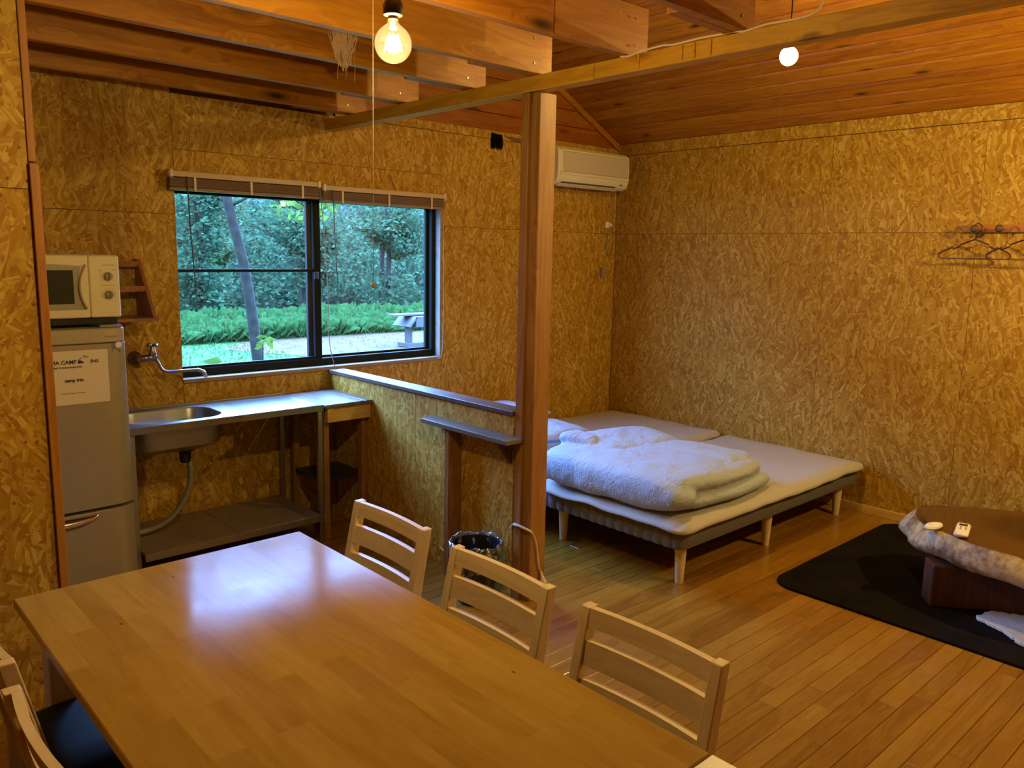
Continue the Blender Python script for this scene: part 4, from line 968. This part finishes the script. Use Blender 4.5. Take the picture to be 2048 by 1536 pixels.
# ------------------------------------------------------------------ air conditioner, sockets, hole
ac = thing('air_conditioner', 'cream wall-mounted air conditioner right of the post near the ceiling corner', 'air conditioner', (4.70, 4.30, 2.28))
AX0, AX1 = 4.300, 5.098
prof = [(4.406, 2.165), (4.25, 2.150), (4.215, 2.170), (4.196, 2.215), (4.192, 2.30), (4.198, 2.40), (4.225, 2.423), (4.406, 2.428)]
obj('casing', MB().prism(prof, AX0, AX1, 'x'), CREAM, ac, smooth='auto', bevel=.008)
obj('front_panel', MB().box((AX0+.05, 4.186, 2.245), (AX1-.02, 4.1935, 2.385), .002), plain('ac_grille', (.56, .49, .38), .5), ac)
obj('panel_rib', MB().box((AX0+.02, 4.183, 2.222), (AX1-.01, 4.196, 2.242), .004), CREAM, ac)
obj('panel_rib', MB().box((AX0+.02, 4.188, 2.388), (AX1-.01, 4.200, 2.402), .004), CREAM, ac)
obj('air_slot', MB().add([(AX0+.05, 4.232, 2.1575), (AX1-.14, 4.232, 2.1575), (AX1-.14, 4.211, 2.174), (AX0+.05, 4.211, 2.174)], [(0, 1, 2, 3)]).box((AX0+.05, 4.214, 2.166), (AX1-.14, 4.222, 2.170)), BLACKM, ac)
obj('louver', MB().prism([(4.25, 2.146), (4.212, 2.163), (4.210, 2.160), (4.249, 2.142)], AX0+.03, AX1-.10, 'x'), CREAM, ac)
obj('indicator', MB().box((AX1-.10, 4.205, 2.186), (AX1-.065, 4.2085, 2.194)), BLACKM, ac)
so = thing('wall_socket', 'small white wall outlet high up below the air conditioner, with a plug in it', 'outlet', (5.11, 4.4, 1.89))
obj('plate', MB().box((5.070, 4.392, 1.865), (5.112, 4.4065, 1.915), .002), WHITEP, so)
obj('plug', MB().box((5.095, 4.372, 1.880), (5.125, 4.3915, 1.905), .003), WHITEP, so)
cd = obj('power_cable', MB().tube(smoothpath([(5.125, 4.382, 1.892), (5.145, 4.385, 1.93), (5.15, 4.385, 2.05), (5.15, 4.39, 2.17)], 6), .003, 6).tube(
    smoothpath([(5.120, 4.378, 1.888), (5.095, 4.385, 1.83), (5.085, 4.392, 1.74), (5.105, 4.396, 1.66), (5.145, 4.398, 1.645), (5.175, 4.398, 1.70), (5.172, 4.396, 1.80), (5.14, 4.388, 1.875)], 6), .003, 6), COR)
tag(cd, 'pale looped power cable hanging in the corner below the air conditioner', 'cable')
sw = thing('wall_remote_holder', 'small grey rectangular box on the wall below the outlet', 'switch', (5.063, 4.4, 1.51))
obj('box', MB().box((5.035, 4.385, 1.462), (5.085, 4.4065, 1.552), .003), plain('switch_grey', (.30, .22, .16), .5), sw)
# burnt cable hole and slot at the top of the window wall
hole = thing('cable_hole', 'dark ragged hole with black fluff, high on the window wall left of the post', 'opening', (3.85, 4.4, 2.43))
obj('dark_recess', MB().prism([(3.832, 2.372), (3.87, 2.384), (3.90, 2.373), (3.915, 2.378), (3.935, 2.395), (3.938, 2.43), (3.925, 2.455), (3.94, 2.470), (3.832, 2.478)], WY-.0045, WY-.0032, 'y'), plain('soot', (.006, .004, .006), .9, spec=.1), hole)
fl = MB(); rnd = random.Random(2)
for i in range(40):
    x = rnd.uniform(3.838, 3.93); fl.tube([(x, 4.398, 2.465), (x+rnd.uniform(-.006, .006), 4.39+rnd.uniform(-.006, .006), 2.42), (x+rnd.uniform(-.008, .008), 4.395, rnd.uniform(2.362, 2.385))], .0022, 4)
o = obj('fluff', fl, bpy.data.materials['soot'], hole)
obj('slot', MB().prism([(3.95, 2.470), (4.12, 2.462), (4.12, 2.435), (4.02, 2.442), (3.99, 2.455)], WY-.0045, WY-.0032, 'y'), plain('slot_dark', (.16, .08, .035), .8), hole)

# ------------------------------------------------------------------ coat rack and hangers
cr_ = thing('coat_rail', 'brown wooden coat rail with round dark pegs on the right wall', 'coat rack', (5.19, 1.5, 1.84))
obj('board', MB().box((5.190, .95, 1.818), (5.2096, 1.760, 1.862), .003), wood('rail_wood', (.22, .08, .02), (.36, .14, .035), (.44, .2, .06), 'y', .5, coord='World'), cr_)
for y in (1.675, 1.545, 1.30, 1.06):
    obj('peg', MB().lathe([(.008, 0), (.009, -.035), (.020, -.042), (.022, -.052), (.014, -.062), (.0001, -.063)], (5.190, y, 1.838), 18, 'x'), plain('peg_dark', (.10, .07, .05), .35, .4), cr_, smooth='auto')
HANG = plain('hanger_plastic', (.05, .015, .02), .35)
def hanger(y, x, lab, flip=1):
    o_pts = []
    z0 = 1.838; 
    hook = smoothpath([(x, y+.012, z0+.002), (x, y+.010, z0+.020), (x, y-.008, z0+.030), (x, y-.028, z0+.016), (x, y-.026, z0-.010), (x, y-.006, z0-.035), (x, y, z0-.060)], 5)
    mb = MB().tube(hook, .0028, 8)
    zc = z0-.060
    L_ = [(0, 0), (.075, -.030), (.075, -.040), (.115, -.056), (.115, -.045), (.175, -.074), (.190, -.088), (.188, -.104), (.17, -.110), (-.17, -.110), (-.188, -.104), (-.190, -.088), (-.175, -.074), (-.115, -.045), (-.115, -.056), (-.075, -.040), (-.075, -.030), (0, 0)]
    mb.tube([(x+.002*math.sin(i), y-.0+a, zc+b_) for i, (a, b_) in enumerate(L_)], .0042, 8)
    o = obj('clothes_hanger', mb, HANG, None, smooth='auto'); tag(o, lab, 'hanger', 'plastic hangers on the coat rail'); return o
hanger(1.668, 5.152, 'dark plastic clothes hanger on the first peg, fully in view')
hanger(1.408, 5.140, 'dark plastic clothes hanger overlapping the first one, cut by the right picture edge')

# ------------------------------------------------------------------ stump table, rug
rug = obj('rug', MB().prism(rrect(3.655, 5.13, -.55, 1.985, .13, 10), .001, .013, 'z'), RUGM, None, bevel=.004); tag(rug, 'large black rug with rounded corners lying under the stump table', 'rug')
rnd = random.Random(4); pts = []
core_ = [(4.112, 1.095), (3.985, 1.115), (3.93, .985), (3.845, .885), (3.79, .70), (3.85, .5), (4.0, .42), (4.15, .5), (4.182, .7), (4.172, .965)]
for i in range(len(core_)):
    a, b_ = Vector(core_[i]), Vector(core_[(i+1) % len(core_)])
    for k in range(9): q = a+(b_-a)*k/9; pts.append((q.x+rnd.uniform(-.007, .007), q.y+rnd.uniform(-.007, .007)))
fur = obj('fur_mat', MB().prism(pts, .0135, .030, 'z'), FURW, None, bevel=.003); tag(fur, 'white fur mat with a ragged edge on the black rug beneath the stump table', 'mat')

ct = thing('stump_table', 'low coffee table made of a thick live-edge tree slab on a dark wooden base', 'table', (4.3, .90, .013))
def slab_r(a):      # outline of the slab top
    return 1+.045*math.sin(2*a+1.0)+.03*math.sin(3*a+2.4)+.018*math.sin(5*a+.6)+.01*math.sin(9*a)
CX, CY = 4.34, .925
prof = [(.0, .372), (.90, .372), (.958, .370), (.985, .362), (1.03, .33), (1.075, .295), (1.085, .268), (1.05, .245), (.97, .228), (.80, .222), (.0, .222)]
n = 96; vs = []
for r_, z_ in prof:
    for k in range(n):
        a = 2*PI*k/n; rr = slab_r(a)*r_
        zz = z_; 
        if 0 < r_ and z_ < .366: zz += .010*math.sin(4*a+r_*3)+.006*math.sin(11*a); rr *= 1+.012*math.sin(13*a+z_*40)+.008*noise.noise(Vector((a*4, z_*30, 0)))
        vs.append((CX+.395*rr*math.cos(a), CY+.63*rr*math.sin(a), min(zz, .372)))
split = 3
fs_t = [(l*n+k, l*n+(k+1) % n, (l+1)*n+(k+1) % n, (l+1)*n+k) for l in range(0, split) for k in range(n)]
fs_b = [(l*n+k, l*n+(k+1) % n, (l+1)*n+(k+1) % n, (l+1)*n+k) for l in range(split, len(prof)-1) for k in range(n)]
# glossy end-grain top
m, nt2, b2 = newmat('slab_top'); N = NT(nt2)
pp = N.n('ShaderNodeNewGeometry').outputs['Position']
q = N.n('ShaderNodeVectorMath', operation='SUBTRACT', i={0: pp, 1: (4.42, .82, 0)}).outputs[0]
q = N.n('ShaderNodeVectorMath', operation='MULTIPLY', i={0: q, 1: (1.5, 1.0, 0)}).outputs[0]
wn = N.n('ShaderNodeTexNoise', i={'Vector': pp, 'Scale': 5.0, 'Detail': 3})
ln = N.n('ShaderNodeVectorMath', operation='LENGTH', i={0: q}).outputs['Value']
rg = N.math('FRACT', N.math('ADD', N.math('MULTIPLY', ln, 26.0), N.math('MULTIPLY', wn.outputs[0], 3.0)))
rim = N.ramp(ln, [(.36, (0, 0, 0)), (.48, (1, 1, 1))])
cA = N.ramp(rg, [(.0, (0.0252, 0.00648, 0.00144)), (.8, (0.0432, 0.01224, 0.00252)), (1, (0.018, 0.00504, 0.00108))])
cB = N.ramp(rg, [(.0, (0.063, 0.0252, 0.00504)), (.8, (0.0966, 0.0441, 0.01008)), (1, (0.0546, 0.021, 0.0042))])
nt2.links.new(N.mix(rim, cA, cB), b2.inputs['Base Color']); b2.inputs['Roughness'].default_value = .3; b2.inputs['Coat Weight'].default_value = .3
obj('slab', MB().add(vs, fs_t), m, ct, smooth='auto')
obj('live_edge', MB().add(vs, fs_b), BARK_PALE, ct, smooth=True)
obj('base', MB().prism([(3.96, 1.31), (4.13, 1.10), (4.19, .97), (4.20, .70), (4.3, .50), (4.6, .55), (4.70, .90), (4.62, 1.2), (4.35, 1.37), (4.05, 1.38)], .014, .224, 'z'), wood('stump_base', (.05, .018, .008), (.09, .032, .014), (.13, .05, .02), 'z', .6, coord='World'), ct, bevel=.01)
ZT = .373
rm = thing('remote_control', 'white rectangular air conditioner remote with a small dark display on the stump table', 'remote', (4.09, 1.24, ZT))
Rm = Matrix.Translation((4.10, 1.245, ZT)) @ Matrix.Rotation(math.radians(14), 4, 'Z')
def xf(mb, M): mb.v = [M @ v for v in mb.v]; return mb
obj('case', xf(MB().box((-.095, -.031, .0005), (.095, .031, .022), .008), Rm), WHITEP, rm, smooth='auto')
obj('display', xf(MB().box((.040, -.018, .0222), (.072, .018, .0228)), Rm), BLACKM, rm)
bt = MB()
for i in range(3):
    for j in range(2): bt.box((-.02+.018*i-.006, -.014+.022*j-.004, .0222), (-.02+.018*i+.006, -.014+.022*j+.004, .0235), .001)
obj('buttons', xf(bt, Rm), GREYP, rm)
Rm2 = Matrix.Translation((4.065, 1.362, ZT)) @ Matrix.Rotation(math.radians(-8), 4, 'Z')
sh2 = []
rm2 = thing('lamp_remote', 'white oval hand remote left of the rectangular one on the stump table', 'remote', (4.065, 1.362, ZT))
obj('case', xf(MB().lathe([(.0001, .0005), (.9*.065, .0005), (.065, .008), (.9*.065, .016), (.45*.065, .019), (.0001, .0195)], (0, 0, 0), 40, 'z', 1.0, .48), Rm2), WHITEP, rm2, smooth='auto')
obj('button', xf(MB().lathe([(.012, .0185), (.011, .0205), (.0001, .0207)], (-.02, 0, 0), 16), Rm2), FURW, rm2)

# ------------------------------------------------------------------ bin, cord on post
bn = thing('waste_bin', 'dark waste bin lined with a clear plastic bag beside the post', 'bin', (2.375, 2.80, 0))
BXc, BYc = 2.378, 2.800
obj('shell', MB().lathe([(.0001, .002), (.085, .002), (.118, .285), (.122, .287), (.113, .285), (.082, .010), (.0001, .010)], (BXc, BYc, 0), 32), BLACKM, bn, smooth='auto')
vs = []; n = 80; lv = [(.105, .16), (.112, .27), (.121, .296), (.1275, .300), (.1275, .26), (.124, .22), (.120, .20)]
rnd = random.Random(8)
for r_, z_ in lv:
    for k in range(n):
        a = 2*PI*k/n; w_ = 1+.018*math.sin(9*a+z_*30)+.012*math.sin(17*a+1)+.01*math.sin(31*a)
        vs.append((BXc+r_*w_*math.cos(a), BYc+r_*w_*math.sin(a), z_+.006*math.sin(5*a)+.004*math.sin(13*a)))
fs = [(l*n+k, l*n+(k+1) % n, (l+1)*n+(k+1) % n, (l+1)*n+k) for l in range(len(lv)-1) for k in range(n)]
mbag, ntb, bb = newmat('bag_film'); N = NT(ntb)
tr = N.n('ShaderNodeBsdfTransparent', i={0: (.8, .85, .9, 1)}); gl = N.n('ShaderNodeBsdfGlossy', i={'Color': (.85, .88, .95, 1), 'Roughness': .18}); df = N.n('ShaderNodeBsdfDiffuse', i={0: (.45, .47, .52, 1)})
nzb = N.n('ShaderNodeTexNoise', i={'Vector': N.n('ShaderNodeNewGeometry').outputs['Position'], 'Scale': 26.0, 'Detail': 3, 'Distortion': 1.0})
m1 = N.n('ShaderNodeMixShader', i={0: .35, 1: df.outputs[0], 2: gl.outputs[0]}); fac = N.ramp(nzb.outputs[0], [(.42, (.08, .08, .08)), (.62, (.75, .75, .75))])
m2 = N.n('ShaderNodeMixShader', i={0: fac, 1: tr.outputs[0], 2: m1.outputs[0]}); ntb.links.new(m2.outputs[0], ntb.nodes['Material Output'].inputs[0])
obj('bin_bag', MB().add(vs, fs), mbag, bn, smooth=True)
cc = thing('extension_cable', 'white cable with a plug end coming round the post above the bin', 'cable', (2.56, 2.61, .35))
WHC = plain('cable_white', (.72, .64, .52), .5)
obj('cable', MB().tube(smoothpath([(2.522, 2.722, .345), (2.526, 2.70, .372), (2.5265, 2.665, .372), (2.544, 2.606, .360), (2.575, 2.604, .32), (2.594, 2.604, .255), (2.606, 2.604, .18), (2.625, 2.604, .13)], 8), .0038, 8), WHC, cc, smooth=True)
obj('sleeve', MB().tube([(2.5265, 2.70, .373), (2.5262, 2.66, .374), (2.54, 2.607, .362), (2.553, 2.604, .352)], .0065, 8), WHC, cc, smooth=True)
obj('plug', MB().tube([(2.624, 2.603, .135), (2.628, 2.601, .115), (2.634, 2.598, .085), (2.637, 2.597, .055)], [.006, .008, .017, .019], 12), WHITEP, cc, smooth='auto')
wp_ = tag(obj('white_cable', MB().tube(smoothpath([(2.515, 3.26, .10), (2.513, 3.20, .085), (2.515, 3.08, .06), (2.51, 2.99, .04)], 5), .003, 6), WHC), 'short white cable low on the half wall left of the bin', 'cable')

# ------------------------------------------------------------------ bulbs and cords
FIL = emit('filament_glow', (1, .80, .55), 260)
BULBG = glassy('bulb_glass', (1, .985, .95), .05)
def frosted(name, f, e=0):
    m, nt, b = newmat(name); N = NT(nt)
    tr = N.n('ShaderNodeBsdfTransparent'); tl = N.n('ShaderNodeBsdfTranslucent', i={0: (.9, .88, .84, 1)}); gl = N.n('ShaderNodeBsdfGlossy', i={'Roughness': .02})
    em = N.n('ShaderNodeEmission', i={0: (1, .86, .68, 1), 1: e}); a = N.n('ShaderNodeAddShader', i={0: tl.outputs[0], 1: em.outputs[0]})
    m1 = N.n('ShaderNodeMixShader', i={0: f, 1: tr.outputs[0], 2: a.outputs[0]}); fr_ = N.n('ShaderNodeFresnel', i={'IOR': 1.45})
    m2 = N.n('ShaderNodeMixShader', i={0: fr_.outputs[0], 1: m1.outputs[0], 2: gl.outputs[0]}); nt.links.new(m2.outputs[0], nt.nodes['Material Output'].inputs[0]); return m
HAZY = frosted('hazy_bulb_glass', .004, 0.0); OPAL = frosted('opal_bulb_glass', .85, 6)
def bulb(c, D, lab, sock_h=.05, cord_to=None, name='light_bulb', power=30, glass=None):
    t = thing(name, lab, 'light bulb', c, 0); r = D/2; x, y, z = c
    prof = [(.0001, -r)] + [(r*math.sin(a), -r*math.cos(a)) for a in [PI*k/20 for k in range(1, 17)]] + [(.0155, r*1.02), (.0135, r*1.25)]
    obj('glass_globe', MB().lathe(prof, c, 32), glass or HAZY, t, smooth=True)
    fm = MB()
    for k in range(6):
        a = 2*PI*k/6; fm.tube([(x+.011*math.cos(a), y+.011*math.sin(a), z+r*.45), (x+.021*math.cos(a+.4), y+.021*math.sin(a+.4), z-r*.35)], .0022, 6)
    obj('filament', fm, FIL, t)
    obj('screw_base', MB().lathe([(.0125, r*1.22), (.0135, r*1.24), (.0135, r*1.62), (.010, r*1.7)], c, 20), CHROME, t, smooth='auto')
    obj('lamp_holder', MB().lathe([(.0165, r*1.40), (.024, r*1.45), (.026, r*1.95), (.020, r*2.25), (.006, r*2.35)], c, 24), BLACKM, t, smooth='auto')
    if cord_to: obj('cord', MB().tube([(x, y, z+r*2.3), cord_to], .003, 6), BLACKM, t)
    L_ = light('bulb_light', 'POINT', (0, 0, 0), power, WARM, .022); L_.parent = t
    return t
bulb((1.238, 1.808, 2.170), .095, 'clear round glass bulb in a black holder hanging from the joists, glowing', cord_to=(1.238, 1.808, 2.60), power=P_BULB1)
bulb((3.50, 1.985, 2.550), .080, 'glowing round bulb at the upper right, hanging behind the long beam', cord_to=(3.50, 1.985, 3.36), power=P_BULB2, glass=OPAL)
bulb((4.45, .25, 2.15), .095, 'glowing bulb over the rug end of the room, out of the picture to the right', cord_to=(4.45, .25, 2.90), power=P_BULB3)
pc = thing('light_pull_cord', 'very thin long pull cord hanging from the joists in front of the window', 'cord', (1.298, 2.0, 1.56))
obj('cord', MB().tube([(1.306, 2.0, 2.60), (1.297, 2.0, 1.556)], .0009, 6), CORD_D, pc)
obj('end_knot', MB().lathe([(.0001, .012), (.003, .008), (.006, -.006), (.0001, -.008)], (1.297, 2.0, 1.550), 10), DKWOOD, pc)
pc2 = thing('light_pull_cord', 'short thin pull cord hanging from the upper right bulb', 'cord', (3.462, 1.99, 2.25))
obj('cord', MB().tube([(3.462, 1.985, 2.53), (3.461, 1.985, 2.245)], .0013, 6), COR, pc2)
# wire lying along the beam
wpts = [(2.524, 2.144, 2.408), (2.523, 2.097, 2.404), (2.524, 2.042, 2.412), (2.526, 1.949, 2.417), (2.526, 1.892, 2.412), (2.526, 1.785, 2.415), (2.526, 1.70, 2.413), (2.526, 1.64, 2.413), (2.524, 1.604, 2.406), (2.526, 1.53, 2.414), (2.526, 1.493, 2.414), (2.526, 1.40, 2.412), (2.53, 1.345, 2.425), (2.535, 1.33, 2.48), (2.545, 1.315, 2.60)]
tag(obj('ceiling_wire', MB().tube(smoothpath(wpts, 4), .0038, 6), WHC), 'loose pale electric wire running along the top edge of the long beam', 'wire')
# dried grass bundle on the joist
dg = MB(); rnd = random.Random(21)
for i in range(70):
    x = rnd.uniform(1.775, 1.895); zt = 2.555+rnd.uniform(-.01, .01); zb = 2.40+abs(x-1.83)*.6+rnd.uniform(-.03, .05); wob = rnd.uniform(-.015, .015)
    dg.tube([(x, 3.038+rnd.uniform(-.004, .004), zt), (x+wob, 3.030, (zt+zb)/2), (x*.75+1.832*.25+rnd.uniform(-.01, .01), 3.034+rnd.uniform(-.01, .004), zb)], .0018, 4, False)
for i in range(3): dg.tube([(1.80+.04*i, 3.034, 2.45), (1.806+.04*i, 3.030, 2.39), (1.802+.04*i, 3.032, 2.34)], .001, 4, False)
for i in range(8): dg.tube([(1.77, 3.036, 2.545+rnd.uniform(-.02, .015)), (1.90, 3.036, 2.545+rnd.uniform(-.02, .015))], .0012, 4, False)
tag(obj('dried_grass_bundle', dg, plain('dry_grass', (.55, .36, .24), .8), None, fix=False), 'fan of dried pinkish grass stems hanging on the joist left of the clear bulb', 'dried plant')
